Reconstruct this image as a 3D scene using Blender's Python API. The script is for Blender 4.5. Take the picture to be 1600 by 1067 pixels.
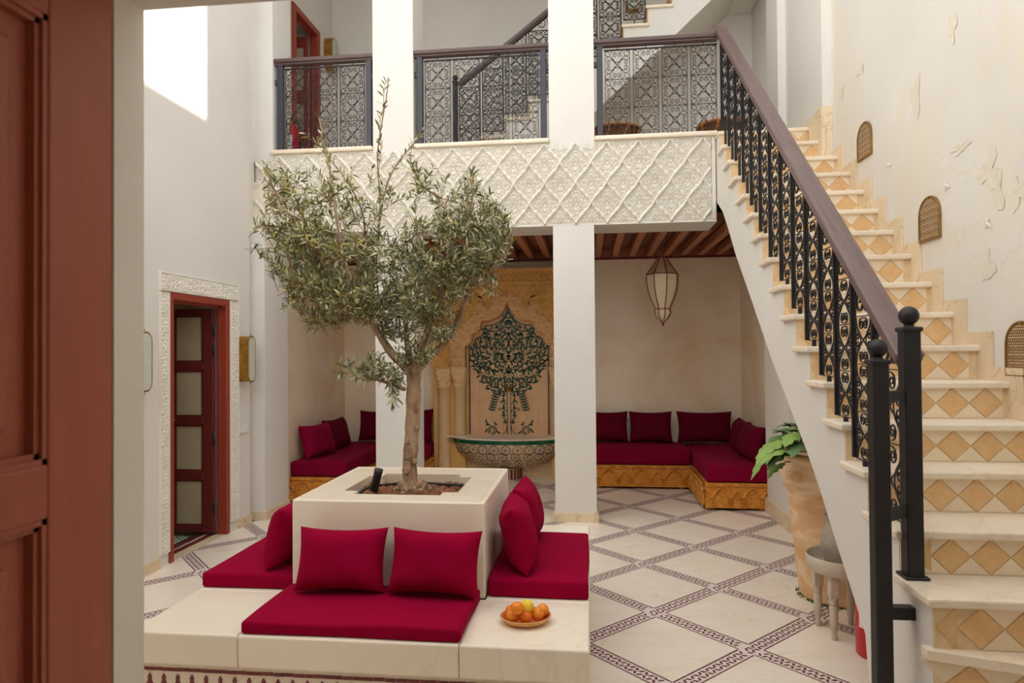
import bpy, bmesh, math, random
import numpy as np
from math import sin, cos, pi, radians, sqrt, atan2
from mathutils import Vector, Matrix

random.seed(7)
rng = np.random.default_rng(7)
sc = bpy.context.scene
for o in list(bpy.data.objects):
    bpy.data.objects.remove(o)
COL = sc.collection

# ------------------------------------------------------------------ camera, world, sun, exposure
CAM_H = 1.6
FPX, YAW, PITCH, ROLL = 1046.0, 0.11489, 0.01421, -0.00792


def cam_axes():
    F = Vector((-sin(YAW) * cos(PITCH), cos(YAW) * cos(PITCH), sin(PITCH)))
    r = Vector((cos(YAW), sin(YAW), 0))
    u = r.cross(F)
    return r * cos(ROLL) + u * sin(ROLL), -r * sin(ROLL) + u * cos(ROLL), F


CR, CU, CF = cam_axes()
cam_data = bpy.data.cameras.new('camera')
cam = bpy.data.objects.new('camera', cam_data)
COL.objects.link(cam)
cam.matrix_world = Matrix(((CR.x, CU.x, -CF.x, 0), (CR.y, CU.y, -CF.y, 0), (CR.z, CU.z, -CF.z, CAM_H), (0, 0, 0, 1)))
cam_data.sensor_fit = 'HORIZONTAL'
cam_data.sensor_width = 36
cam_data.lens = FPX / 1600 * 36
cam_data.clip_start = 0.05
cam_data.dof.use_dof = True
cam_data.dof.focus_distance = 4.6
cam_data.dof.aperture_fstop = 3.6
sc.camera = cam

world = bpy.data.worlds.new('sky')
sc.world = world
world.use_nodes = True
bg = world.node_tree.nodes['Background']
bg.inputs['Color'].default_value = (0.985, 0.985, 1.0, 1)
bg.inputs['Strength'].default_value = 2.0

sun_d = bpy.data.lights.new('sun', 'SUN')
sun_d.energy = 10.0
sun_d.color = (1.0, 0.93, 0.82)
sun_d.angle = radians(0.6)
sun = bpy.data.objects.new('sun', sun_d)
COL.objects.link(sun)
SUN_TAN = 0.691
sun.rotation_euler = Vector((-1.0, 0.0, -SUN_TAN)).to_track_quat('-Z', 'Y').to_euler()
sun.location = (8, 4, 12)

# added unseen fill light, brightens the near door and the wall edge
rl_d = bpy.data.lights.new('added_fill', 'POINT')
rl_d.energy = 9; rl_d.color = (1.0, 0.86, 0.68); rl_d.shadow_soft_size = 0.18
rl = bpy.data.objects.new('added_fill', rl_d)
COL.objects.link(rl)
rl.location = (0.7, 0.4, 2.2)

sc.view_settings.view_transform = 'Standard'
sc.view_settings.look = 'None'
sc.view_settings.gamma = 1
sc.view_settings.use_curve_mapping = False
sc.view_settings.exposure = 0.04
sc.cycles.use_denoising = True
sc.cycles.max_bounces = 12
sc.cycles.diffuse_bounces = 8


def at(u, v, X=None, Y=None, Z=None):
    """photo pixel -> point on the plane X, Y or Z = const (metres)"""
    d = CF + CR * ((u - 800) / FPX) - CU * ((v - 533.5) / FPX)
    if X is not None: t = X / d.x
    elif Y is not None: t = Y / d.y
    else: t = (Z - CAM_H) / d.z
    return Vector((d.x * t, d.y * t, CAM_H + d.z * t))


# ------------------------------------------------------------------ materials
def srgb(h):
    h = h.lstrip('#')
    c = [int(h[i:i + 2], 16) / 255 for i in (0, 2, 4)]
    return tuple((x / 12.92 if x <= 0.04045 else ((x + 0.055) / 1.055) ** 2.4) for x in c) + (1,)


class NT:
    def __init__(s, name):
        s.m = bpy.data.materials.new(name)
        s.m.use_nodes = True
        s.t = s.m.node_tree
        s.b = s.t.nodes['Principled BSDF']
        s.pos = None

    def n(s, typ, **kw):
        x = s.t.nodes.new(typ)
        for k, v in kw.items():
            if k in x.inputs: x.inputs[k].default_value = v
            else: setattr(x, k, v)
        return x

    def l(s, a, b): s.t.links.new(a, b)

    def co(s):
        if s.pos is None: s.pos = s.n('ShaderNodeNewGeometry').outputs['Position']
        return s.pos

    def noise(s, scale, detail=4, rough=0.6, dist=0.0, vec=None, stretch=None):
        x = s.n('ShaderNodeTexNoise', Scale=scale, Detail=detail, Roughness=rough, Distortion=dist)
        v = vec or s.co()
        if stretch:
            mp = s.n('ShaderNodeMapping')
            mp.inputs['Scale'].default_value = stretch
            s.l(v, mp.inputs['Vector']); v = mp.outputs['Vector']
        s.l(v, x.inputs['Vector'])
        return x.outputs['Fac']

    def ramp(s, fac, stops):
        x = s.n('ShaderNodeValToRGB')
        e = x.color_ramp.elements
        while len(e) < len(stops): e.new(0.5)
        for el, (p, c) in zip(e, stops):
            el.position = p
            el.color = srgb(c) if isinstance(c, str) else c
        s.l(fac, x.inputs['Fac'])
        return x.outputs['Color']

    def mix(s, fac, a, b, mode='MIX'):
        x = s.n('ShaderNodeMixRGB', blend_type=mode)
        for i, v in zip((0, 1, 2), (fac, a, b)):
            if isinstance(v, str): x.inputs[i].default_value = srgb(v)
            elif isinstance(v, (int, float)): x.inputs[i].default_value = v
            elif isinstance(v, tuple): x.inputs[i].default_value = v
            else: s.l(v, x.inputs[i])
        return x.outputs[0]

    def bump(s, h, strength=0.3, dist=0.01):
        x = s.n('ShaderNodeBump', Strength=strength, Distance=dist)
        s.l(h, x.inputs['Height']); s.l(x.outputs['Normal'], s.b.inputs['Normal'])

    def col(s, c):
        if isinstance(c, str): s.b.inputs['Base Color'].default_value = srgb(c)
        else: s.l(c, s.b.inputs['Base Color'])

    def set(s, **kw):
        for k, v in kw.items(): s.b.inputs[k.replace('_', ' ')].default_value = v
        return s


def plain(name, c, rough=0.6, metal=0.0, var=0.12, vs=30, bump=0.0, bs=200, **kw):
    t = NT(name)
    f = t.noise(vs, 3)
    base = srgb(c)
    dark = tuple(x * (1 - var) for x in base[:3]) + (1,)
    lite = tuple(min(1, x * (1 + var)) for x in base[:3]) + (1,)
    t.col(t.ramp(f, [(0.3, dark), (0.7, lite)]))
    t.set(Roughness=rough, Metallic=metal, **kw)
    if bump: t.bump(t.noise(bs, 2), bump, 0.002)
    return t.m


def plaster(name, c1, c2, scale=1.2, bump=0.25, c3=None, lo=0.35, hi=0.7):
    t = NT(name)
    f = t.noise(scale, 6, 0.65)
    c = t.ramp(f, [(lo, c1), (hi, c2)])
    if c3:
        g = t.noise(scale * 0.45, 5, 0.6, 0.8)
        c = t.mix(t.ramp(g, [(0.45, '#000000'), (0.75, '#ffffff')]), c, c3)
    t.col(c); t.set(Roughness=0.85)
    a = t.noise(9, 5, 0.6); b = t.noise(70, 3)
    t.bump(t.mix(0.35, a, b), bump, 0.012)
    return t.m


def marble(name, c1, c2, vein, rough=0.35, vs=1.1, va=0.35, stretch=(1, 1, 1)):
    t = NT(name)
    oi = t.n('ShaderNodeObjectInfo')
    add = t.n('ShaderNodeVectorMath', operation='ADD')
    sc_ = t.n('ShaderNodeVectorMath', operation='SCALE'); sc_.inputs['Scale'].default_value = 37.0
    cmb = t.n('ShaderNodeCombineXYZ')
    for k in 'XYZ': t.l(oi.outputs['Random'], cmb.inputs[k])
    t.l(cmb.outputs[0], sc_.inputs[0]); t.l(t.co(), add.inputs[0]); t.l(sc_.outputs[0], add.inputs[1])
    v = add.outputs[0]
    c = t.ramp(t.noise(2.6, 6, 0.65, 0.6, vec=v, stretch=stretch), [(0.3, c1), (0.72, c2)])
    n = t.noise(vs * 1.6, 5, 0.55, 1.2, vec=v, stretch=stretch)
    c = t.mix(t.ramp(n, [(0.485, (0, 0, 0, 1)), (0.5, (va,) * 3 + (1,)), (0.515, (0, 0, 0, 1))]), c, vein)
    sp = t.noise(120, 2, vec=v)
    c = t.mix(t.ramp(sp, [(0.62, (0, 0, 0, 1)), (0.75, (0.25,) * 3 + (1,))]), c, vein)
    rv = t.n('ShaderNodeHueSaturation', Fac=1.0)
    mr = t.n('ShaderNodeMapRange')
    mr.inputs['To Min'].default_value = 0.95; mr.inputs['To Max'].default_value = 1.04
    t.l(oi.outputs['Random'], mr.inputs['Value']); t.l(mr.outputs[0], rv.inputs['Value']); t.l(c, rv.inputs['Color'])
    t.col(rv.outputs[0]); t.set(Roughness=rough)
    t.bump(t.noise(45, 3), 0.05, 0.004)
    return t.m


def tile_mat(name, c1, c2, c3, rough=0.4):
    t = NT(name)
    oi = t.n('ShaderNodeObjectInfo')
    c = t.ramp(t.noise(14, 5, 0.7, 0.5), [(0.3, c1), (0.6, c2), (0.85, c3)])
    rv = t.n('ShaderNodeHueSaturation', Fac=1.0)
    mr = t.n('ShaderNodeMapRange'); mr.inputs['To Min'].default_value = 0.93; mr.inputs['To Max'].default_value = 1.06
    t.l(oi.outputs['Random'], mr.inputs['Value']); t.l(mr.outputs[0], rv.inputs['Value']); t.l(c, rv.inputs['Color'])
    t.col(rv.outputs[0]); t.set(Roughness=rough)
    t.bump(t.noise(40, 3), 0.12, 0.004)
    return t.m


def fabric(name, c, sheen=0.25, rough=0.9):
    t = NT(name)
    b = srgb(c)
    f = t.noise(3.5, 5, 0.6)
    t.col(t.ramp(f, [(0.3, tuple(x * 0.86 for x in b[:3]) + (1,)), (0.7, tuple(x * 1.08 for x in b[:3]) + (1,))]))
    t.set(Roughness=rough, Sheen_Weight=sheen, Sheen_Roughness=0.5, Specular_IOR_Level=0.08)
    t.b.inputs['Sheen Tint'].default_value = tuple(min(1, x * 2.5 + 0.05) for x in b[:3]) + (1,)
    h = t.mix(0.3, t.noise(11, 4, 0.6), t.noise(420, 2))
    t.bump(h, 0.22, 0.012)
    return t.m


def woodm(name, c1, c2, rough=0.55, stretch=(18, 1.2, 18), bump=0.15):
    t = NT(name)
    f = t.noise(3.0, 6, 0.65, 0.4, stretch=stretch)
    t.col(t.ramp(f, [(0.3, c1), (0.7, c2)])); t.set(Roughness=rough)
    t.bump(f, bump, 0.004)
    return t.m


M = {}
M['white'] = plaster('white_plaster', '#dbd7d0', '#e2dfd9', 1.0, 0.16)
M['tadelakt'] = plaster('beige_tadelakt', '#eddfc6', '#f3e7d2', 2.2, 0.2, '#e2c8a3', 0.35, 0.7)
# right wall: white lime wash with creamy areas where paint has come away
t = NT('peeling_plaster')
c = t.ramp(t.noise(1.0, 6), [(0.35, '#dcd8cf'), (0.7, '#e3dfd7')])
pk = t.noise(0.75, 6, 0.62, 0.9)
c = t.mix(t.ramp(pk, [(0.53, (0, 0, 0, 1)), (0.56, (0.8,) * 3 + (1,)), (0.7, (1, 1, 1, 1))]), c, '#e1dacb')
c = t.mix(t.ramp(t.noise(2.2, 6, 0.7, 1.5, stretch=(1, 1, 0.3)), [(0.6, (0, 0, 0, 1)), (0.63, (0.6,) * 3 + (1,))]), c, '#ded5c3')
t.col(c); t.set(Roughness=0.88)
t.bump(t.mix(0.5, t.noise(5, 6, 0.65), t.ramp(pk, [(0.53, (1, 1, 1, 1)), (0.55, (0.3,) * 3 + (1,))])), 0.22, 0.015)
M['peel'] = t.m
M['flake'] = plain('paint_flake', '#e6e3dc', 0.85, var=0.03)
M['bare'] = plain('bare_plaster', '#ded6c4', 0.9, var=0.03, vs=12)
M['stucco'] = plaster('carved_stucco', '#ded9cd', '#e6e2d8', 3.0, 0.2)
M['stucco_floor'] = plaster('stucco_ground', '#d0c7b6', '#dcd4c5', 5.0, 0.3)
M['marble'] = marble('cream_marble', '#efe3cd', '#f4ebda', '#c1a583', 0.32, 0.5, 0.14)
M['tread'] = marble('tread_marble', '#e6d7bf', '#efe4d1', '#cda37c', 0.4, 0.9, 0.25)
M['floor'] = marble('floor_marble', '#efe3d0', '#f6ecdd', '#cbb394', 0.28, 0.8, 0.25, (1.0, 2.6, 1))
M['base'] = marble('skirting_marble', '#dcc7a6', '#e8d6b8', '#b99568', 0.45, 1.2, 0.5)
M['grout'] = plain('mosaic_ground', '#e2d5cc', 0.6, var=0.06, vs=60)
M['chip'] = plain('mosaic_brown', '#6c2c38', 0.4, var=0.2, vs=25)
M['redtile'] = tile_mat('red_glazed_tile', '#5a1a1c', '#7b2b29', '#97453c', 0.35)
M['ochre'] = tile_mat('ochre_tile', '#d6ab72', '#dfba88', '#ead1a8', 0.4)
M['pale'] = tile_mat('pale_tile', '#e4d3b4', '#ead9be', '#f0e4ce', 0.42)
M['joint'] = plain('tile_joint', '#dcc49c', 0.8)
M['iron'] = plain('black_iron', '#1f1d20', 0.5, 0.2, 0.2, 40, 0.15, 150)
M['iron2'] = plain('grey_iron', '#3c3d45', 0.5, 0.2, 0.1, 40)
M['rail'] = woodm('dark_rail_wood', '#5a4745', '#6f5b58', 0.42, (16, 1.0, 1.0))
M['railx'] = woodm('dark_rail_wood_cross', '#4e3c3a', '#5f4b48', 0.42, (1.0, 16, 16))
M['reddoor'] = woodm('red_door_paint', '#8e3424', '#9a402c', 0.5, (12, 12, 1))
M['darkdoor'] = woodm('near_door_paint', '#9c5340', '#a55b46', 0.5, (5, 5, 1), 0.03)
M['leafdoor'] = woodm('inner_door_paint', '#5e1d1a', '#702520', 0.5, (12, 12, 1))
M['pane'] = plain('frosted_pane', '#b9ae90', 0.3, var=0.1, vs=3)
M['brass'] = plain('aged_brass', '#a87c35', 0.42, 0.75, 0.35, 14)
M['bronze'] = plain('pierced_bronze', '#8f6c3a', 0.5, 0.45, 0.25, 20)
M['gold'] = plain('brass_knob', '#d9a53b', 0.3, 0.9, 0.1, 30)
M['frost'] = plain('frosted_glass', '#c3cabd', 0.25, var=0.04)
M['orange_wood'] = woodm('honey_carved_wood', '#c8812a', '#e0a046', 0.5, (6, 6, 6))
M['ceil_wood'] = woodm('joist_wood', '#a5684a', '#bb7f60', 0.6, (14, 1.2, 14))
M['ceil_board'] = woodm('ceiling_board', '#7a4634', '#8f5843', 0.65, (14, 1.2, 14))
M['crimson'] = fabric('crimson_cotton', '#93002f', 0.0)
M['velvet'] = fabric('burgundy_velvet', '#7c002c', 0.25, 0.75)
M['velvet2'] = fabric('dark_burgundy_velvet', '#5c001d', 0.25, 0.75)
M['ochre_stucco'] = plaster('ochre_stucco', '#dcac60', '#e6ba70', 3.0, 0.3)
M['tan_stucco'] = plaster('tan_stucco', '#e6c08c', '#edcb9a', 3.0, 0.3)
M['column'] = plaster('tan_column', '#dfbd8e', '#e6c99d', 3.0, 0.15)
M['tanpanel'] = plaster('tile_panel', '#e2b78c', '#eac69e', 3.5, 0.12, '#d3a274')
M['green'] = plain('green_glaze', '#1e4a33', 0.3, var=0.3, vs=18)
M['greentile'] = tile_mat('green_rim_tile', '#0f4a2c', '#1c6a42', '#3b8a60', 0.25)
M['bowl_base'] = plain('mosaic_bowl_ground', '#dfcfb2', 0.5, var=0.12, vs=40)
M['mos_dark'] = plain('mosaic_aubergine', '#4a2228', 0.4, var=0.2)
M['mos_gold'] = plain('mosaic_gold', '#a9772c', 0.4, var=0.2)
M['mos_brown'] = plain('mosaic_umber', '#6d3a22', 0.4, var=0.2)
M['soil'] = plain('soil', '#86583c', 0.95, var=0.5, vs=60, bump=0.8, bs=90)
M['hose'] = plain('black_hose', '#24272c', 0.5)
M['bark'] = None
t = NT('olive_bark')
f = t.noise(7, 7, 0.7, 0.8, stretch=(2.2, 2.2, 0.7))
t.col(t.ramp(f, [(0.30, '#5e4330'), (0.48, '#a5876a'), (0.78, '#c8ad8c')])); t.set(Roughness=0.9)
t.bump(t.mix(0.4, f, t.noise(60, 4)), 0.6, 0.012)
M['bark'] = t.m
M['twig'] = plain('olive_twig', '#8a6c4c', 0.85, var=0.2, vs=20)


def leaf_mat(name, c, under, tr=0.25, rough=0.45):
    t = NT(name)
    b = srgb(c)
    top = t.ramp(t.noise(23, 2), [(0.3, tuple(x * 0.7 for x in b[:3]) + (1,)), (0.7, tuple(x * 1.25 for x in b[:3]) + (1,))])
    g = t.n('ShaderNodeNewGeometry')
    t.col(t.mix(g.outputs['Backfacing'], top, under)); t.set(Roughness=rough)
    return t.m


M['leaf_a'] = leaf_mat('olive_leaf_green', '#6d7645', '#adad86')
M['leaf_b'] = leaf_mat('olive_leaf_grey', '#8c9068', '#b4b494')
M['leaf_c'] = leaf_mat('olive_leaf_yellow', '#b0a45c', '#c4b980')
M['leaf_d'] = leaf_mat('olive_leaf_dark', '#4b5835', '#8f9270')
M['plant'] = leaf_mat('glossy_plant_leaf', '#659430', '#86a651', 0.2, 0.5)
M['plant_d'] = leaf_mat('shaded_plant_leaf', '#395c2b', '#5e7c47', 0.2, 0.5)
M['stem'] = plain('plant_stem', '#4b5a2b', 0.6)
t = NT('terracotta')
f = t.noise(2.2, 5, 0.6, 1.6, stretch=(0.8, 0.8, 2.6))
t.col(t.ramp(f, [(0.3, '#dba672'), (0.52, '#e8bf90'), (0.62, '#f2d9b4'), (0.8, '#e4b482')])); t.set(Roughness=0.85)
t.bump(t.noise(60, 3), 0.15, 0.003)
M['terracotta'] = t.m
M['moss'] = plain('moss', '#3f6d22', 0.95, var=0.4, vs=80, bump=0.8, bs=150)
M['jug'] = plain('grey_stoneware', '#a89f8e', 0.7, var=0.12, vs=18)
M['stoolwood'] = plain('limed_wood', '#cfc2ae', 0.6, var=0.08, vs=12)
M['red'] = plain('red_enamel', '#c4001c', 0.3, var=0.05)
M['label'] = plain('white_label', '#e8e6e2', 0.5, var=0.03)
M['yellow'] = plain('yellow_label', '#e0b93a', 0.5, var=0.05)
M['blackplastic'] = plain('black_plastic', '#26282c', 0.45, var=0.1)
M['lanternfabric'] = plain('lantern_cloth', '#d9c8a8', 0.9, var=0.05, vs=10)
M['lanterntop'] = plain('lantern_gauze', '#a88a68', 0.9, var=0.08, vs=10)
M['lanternframe'] = plain('lantern_frame', '#6e1c1c', 0.5, var=0.1)
M['rattan'] = woodm('rattan', '#b5743a', '#cf9150', 0.6, (8, 8, 8))
M['plate'] = plain('switch_plate', '#e2ddd4', 0.4, var=0.02)
t = NT('orange_peel')
oi = t.n('ShaderNodeObjectInfo')
t.col(t.ramp(oi.outputs['Random'], [(0.0, '#e8710c'), (0.5, '#f08a17'), (1.0, '#f59a2e')])); t.set(Roughness=0.42)
t.bump(t.noise(420, 2), 0.25, 0.002)
M['orange'] = t.m
M['lemon'] = plain('quince_peel', '#f5d03a', 0.45, var=0.08, vs=40)
M['clay'] = plain('clay_bowl', '#e2aa68', 0.6, var=0.1)
M['clay_in'] = plain('clay_bowl_inside', '#c76a3c', 0.5, var=0.1)
M['bounce_floor'] = plain('plain_floor', '#cdbda2', 0.5)
M['zfloor'] = plain('zellige_white', '#c9cdbf', 0.4, var=0.1)
M['zgreen'] = plain('zellige_green', '#2f5c40', 0.4, var=0.2)


# ------------------------------------------------------------------ mesh helpers
class MB:
    def __init__(s):
        s.v = []; s.f = []; s.mi = []; s.cur = 0; s.sm = []; s.smooth = False

    def add(s, vs, fs):
        b = len(s.v)
        s.v.extend(tuple(p) for p in vs)
        for f in fs:
            s.f.append(tuple(i + b for i in f)); s.mi.append(s.cur); s.sm.append(s.smooth)

    def box(s, x0, x1, y0, y1, z0, z1):
        s.add([(x0, y0, z0), (x1, y0, z0), (x1, y1, z0), (x0, y1, z0), (x0, y0, z1), (x1, y0, z1), (x1, y1, z1), (x0, y1, z1)],
              [(0, 3, 2, 1), (4, 5, 6, 7), (0, 1, 5, 4), (1, 2, 6, 5), (2, 3, 7, 6), (3, 0, 4, 7)])

    def cbox(s, x0, x1, y0, y1, z0, z1, b=0.008, seg=2):
        bm = bmesh.new()
        bmesh.ops.create_cube(bm, size=1)
        for v in bm.verts:
            v.co = Vector(((x0 + x1) / 2 + v.co.x * (x1 - x0), (y0 + y1) / 2 + v.co.y * (y1 - y0), (z0 + z1) / 2 + v.co.z * (z1 - z0)))
        bmesh.ops.bevel(bm, geom=list(bm.edges), offset=b, segments=seg, affect='EDGES', profile=0.5)
        s.bm(bm)

    def bm(s, bm):
        bm.verts.index_update()
        s.add([v.co[:] for v in bm.verts], [[v.index for v in f.verts] for f in bm.faces])
        bm.free()

    def tube(s, pts, r, n=8, closed=False, cap=True):
        pts = [Vector(p) for p in pts]
        m = len(pts)
        rs = r if hasattr(r, '__len__') else [r] * m
        vs = []
        up = Vector((0, 0, 1))
        prev = None
        for i, p in enumerate(pts):
            if closed: t = pts[(i + 1) % m] - pts[i - 1]
            else: t = pts[min(i + 1, m - 1)] - pts[max(i - 1, 0)]
            if t.length < 1e-9: t = Vector((0, 0, 1))
            t.normalize()
            if prev is None:
                a = t.cross(up)
                if a.length < 0.1: a = t.cross(Vector((1, 0, 0)))
            else:
                a = prev - t * prev.dot(t)
                if a.length < 1e-6: a = t.cross(up)
            a.normalize(); prev = a
            b = t.cross(a)
            for k in range(n):
                th = 2 * pi * k / n + pi / n
                vs.append(p + (a * cos(th) + b * sin(th)) * rs[i])
        fs = []
        for i in range(m if closed else m - 1):
            j = (i + 1) % m
            for k in range(n):
                k2 = (k + 1) % n
                fs.append((i * n + k, i * n + k2, j * n + k2, j * n + k))
        if cap and not closed:
            fs.append(tuple(range(n))[::-1]); fs.append(tuple((m - 1) * n + k for k in range(n)))
        s.add(vs, fs)

    def lathe(s, prof, c=(0, 0, 0), n=24, a0=0, a1=2 * pi, sx=1, sy=1):
        full = abs(a1 - a0 - 2 * pi) < 1e-6
        m = n if full else n + 1
        vs = []
        for r, z in prof:
            for k in range(m):
                th = a0 + (a1 - a0) * k / n
                vs.append((c[0] + r * cos(th) * sx, c[1] + r * sin(th) * sy, c[2] + z))
        fs = []
        for i in range(len(prof) - 1):
            for k in range(n):
                k2 = (k + 1) % m
                fs.append((i * m + k, i * m + k2, (i + 1) * m + k2, (i + 1) * m + k))
        if full:
            if prof[0][0] > 1e-5: fs.append(tuple(range(m))[::-1])
            if prof[-1][0] > 1e-5: fs.append(tuple((len(prof) - 1) * m + k for k in range(m)))
        s.add(vs, fs)

    def prism(s, poly, f0, f1):
        """poly: 2d points; f0/f1 map a 2d point to 3d on either side"""
        n = len(poly)
        vs = [f0(p) for p in poly] + [f1(p) for p in poly]
        s.add(vs, [tuple(range(n))[::-1], tuple(range(n, 2 * n))] + [(i, (i + 1) % n, n + (i + 1) % n, n + i) for i in range(n)])

    def grid(s, P, flip=False):
        """P: array (nu, nv, 3)"""
        nu, nv = P.shape[:2]
        fs = []
        for i in range(nu - 1):
            for j in range(nv - 1):
                q = (i * nv + j, (i + 1) * nv + j, (i + 1) * nv + j + 1, i * nv + j + 1)
                fs.append(q[::-1] if flip else q)
        s.add([tuple(p) for p in P.reshape(-1, 3).tolist()], fs)

    def ribbon(s, pts, hw, hd, fr):
        """flat bar along 2d pts; fr(x, z, y) -> 3d; hw half width in plane, hd half depth"""
        m = len(pts)
        vs = []
        for i in range(m):
            a = pts[max(i - 1, 0)]; b = pts[min(i + 1, m - 1)]
            tx, tz = b[0] - a[0], b[1] - a[1]
            L = sqrt(tx * tx + tz * tz) or 1
            nx, nz = -tz / L * hw, tx / L * hw
            x, z = pts[i]
            vs += [fr(x + nx, z + nz, -hd), fr(x - nx, z - nz, -hd), fr(x - nx, z - nz, hd), fr(x + nx, z + nz, hd)]
        fs = []
        for i in range(m - 1):
            for k in range(4):
                k2 = (k + 1) % 4
                fs.append((i * 4 + k, i * 4 + k2, i * 4 + 4 + k2, i * 4 + 4 + k))
        fs += [(3, 2, 1, 0), (m * 4 - 4, m * 4 - 3, m * 4 - 2, m * 4 - 1)]
        s.add(vs, fs)

    def mesh(s, name, mats, shift=(0, 0, 0)):
        me = bpy.data.meshes.new(name)
        sh = Vector(shift)
        vs = [(p[0] - sh.x, p[1] - sh.y, p[2] - sh.z) for p in s.v]
        me.from_pydata(vs, [], s.f)
        for m in (mats if isinstance(mats, (list, tuple)) else [mats]):
            me.materials.append(m)
        me.polygons.foreach_set('material_index', s.mi)
        me.polygons.foreach_set('use_smooth', s.sm)
        me.update()
        return me

    def build(s, name, mats, parent=None, smooth=None, kind=None, label=None, local=False):
        if smooth is not None: s.sm = [smooth] * len(s.f)
        sh = Vector((0, 0, 0))
        p = parent
        if not local:
            while p is not None:
                sh += p.location; p = p.parent
        o = bpy.data.objects.new(name, s.mesh(name, mats, sh))
        COL.objects.link(o)
        if parent: o.parent = parent
        if kind: o['kind'] = kind
        if label: o['label'] = label
        return o


def fix_normals(o):
    bm = bmesh.new(); bm.from_mesh(o.data)
    bmesh.ops.recalc_face_normals(bm, faces=bm.faces)
    bm.to_mesh(o.data); bm.free()
    return o


def inst(name, me, parent, loc=(0, 0, 0), rot=(0, 0, 0), scale=(1, 1, 1)):
    o = bpy.data.objects.new(name, me)
    COL.objects.link(o)
    o.parent = parent
    sh = Vector((0, 0, 0))
    p = parent
    while p is not None:
        sh += p.location; p = p.parent
    o.location = Vector(loc) - sh
    o.rotation_euler = rot; o.scale = scale
    return o


def tag(o, label, cat, group=None, kind=None):
    o['label'] = label; o['category'] = cat
    if group: o['group'] = group
    if kind: o['kind'] = kind
    return o


def thing(name, label, cat, loc=(0, 0, 0), rot=(0, 0, 0), group=None, kind=None):
    o = bpy.data.objects.new(name, None)
    o.empty_display_size = 0.1
    COL.objects.link(o)
    o.location = loc; o.rotation_euler = rot
    return tag(o, label, cat, group, kind)


def struct(name, mb, mats, label, cat='wall', parent=None):
    o = mb.build(name, mats, parent)
    fix_normals(o)
    return tag(o, label, cat, kind='structure')


# ------------------------------------------------------------------ room constants (metres)
XL, XR = -3.2, 2.03
XF = -3.295            # the side wall steps back just before the facade
YF = 6.3              # facade plane
YB = 8.5              # back of alcoves
ZU = 3.56             # gallery floor
TOP = 7.2


# ------------------------------------------------------------------ walls
def boxes(*bs):
    m = MB()
    for b in bs: m.box(*b)
    return m


D1 = (4.79, 5.65, 2.07)        # left door opening y0, y1, top
struct('wall_left', boxes((-3.5, XL, 1.443, D1[0], 0, TOP), (-3.5, XL, D1[1], 6.02, 0, TOP), (-3.5, XF, 6.02, 6.30, 0, TOP), (-3.5, XL, D1[0], D1[1], D1[2], TOP)),
       M['white'], 'white plastered side wall with the open red door and a patch of sun')
struct('wall_alcove_left', boxes((-3.5, XL, 6.30, 8.8, 0, 3.3)), M['tadelakt'], 'beige polished plaster wall beside the seats left of the fountain')
struct('wall_back', boxes((-3.5, 2.4, YB, 8.8, 0, 3.3)), M['tadelakt'], 'mottled beige plaster wall behind the alcove sofas')
U2 = (7.27, 8.03, 5.62)
struct('wall_upper_left', boxes((-3.65, -3.35, 6.12, U2[0], ZU, TOP), (-3.65, -3.35, U2[1], 8.8, ZU, TOP), (-3.65, -3.35, U2[0], U2[1], U2[2], TOP)),
       M['white'], 'white gallery wall holding the upper red door')
struct('wall_upper_back', boxes((-3.65, 2.4, YB, 8.8, ZU, TOP)), M['white'], 'white wall at the back of the upper gallery')
struct('wall_right', boxes((XR, 2.4, 1.443, 5.83, 0, TOP), (XR, 2.4, 5.83, 6.9, 0, 3.39)), M['peel'], 'tall white wall with peeling paint beside the marble staircase')
ZT14 = 3.40
xB = at(1215, 100, Y=6.85).x
xA = at(1284, 100, Y=5.83).x
struct('wall_upper_right', boxes((xA, 2.4, 5.831, 6.15, ZT14, TOP), (xA, 2.4, 6.15, 6.85, ZU + 0.003, TOP), (xB, 2.4, 6.85, 7.25, ZU, TOP), (XR, 2.4, 7.25, 8.5, ZU, TOP)),
       M['white'], 'white stepped piers at the head of the marble staircase')
struct('wall_sun_block', boxes((XR, 2.4, 5.3, 8.8, TOP, 10.8)), M['white'], 'unseen white block added above the peeling wall to cut off the sun')  # unseen occluder, added to shape the upright edge of the sun patch
struct('wall_alcove_right', boxes((1.85, 2.4, 6.9, YB, 0, 3.3)), M['tadelakt'], 'beige plaster end wall of the alcove behind the potted plant')
struct('wall_front', boxes((-3.5, -1.1, 1.443, 1.549, 0, 2.62), (1.1, 2.4, 1.443, 1.549, 0, 2.62), (-1.1, 1.1, 1.443, 1.549, 2.46, 2.62)),
       M['white'], 'white wall edge beside the near dark red door')
struct('wall_room', boxes((-2.2, -2.1, -2.5, 1.443, 0, 2.52), (2.1, 2.2, -2.5, 1.443, 0, 2.52), (-2.2, 2.2, -2.6, -2.5, 0, 2.52)),
       M['white'], 'white walls of the room behind the near dark red door')
struct('ceiling_room', boxes((-2.2, 2.2, -2.6, 1.443, 2.52, 2.62)), M['white'], 'white ceiling of the room with the near dark red door', 'ceiling')
struct('floor_room', boxes((-2.2, 2.2, -2.6, 1.443, -0.1, 0.0)), M['bounce_floor'], 'cream floor of the room with the near dark red door', 'floor')
struct('floor_upper', boxes((-3.65, 2.4, 6.34, 8.8, 3.3, ZU)), M['bounce_floor'], 'cream floor of the upper gallery behind the iron balustrades', 'floor')
struct('ceiling_upper', boxes((-3.65, 2.4, 6.3, 8.8, TOP, TOP + 0.2)), M['white'], 'white ceiling over the upper gallery', 'ceiling')
struct('wall_upper_front', boxes((-3.5, 2.4, 6.3, 6.6, 6.5, TOP)), M['white'], 'white lintel wall above the gallery openings')
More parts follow.
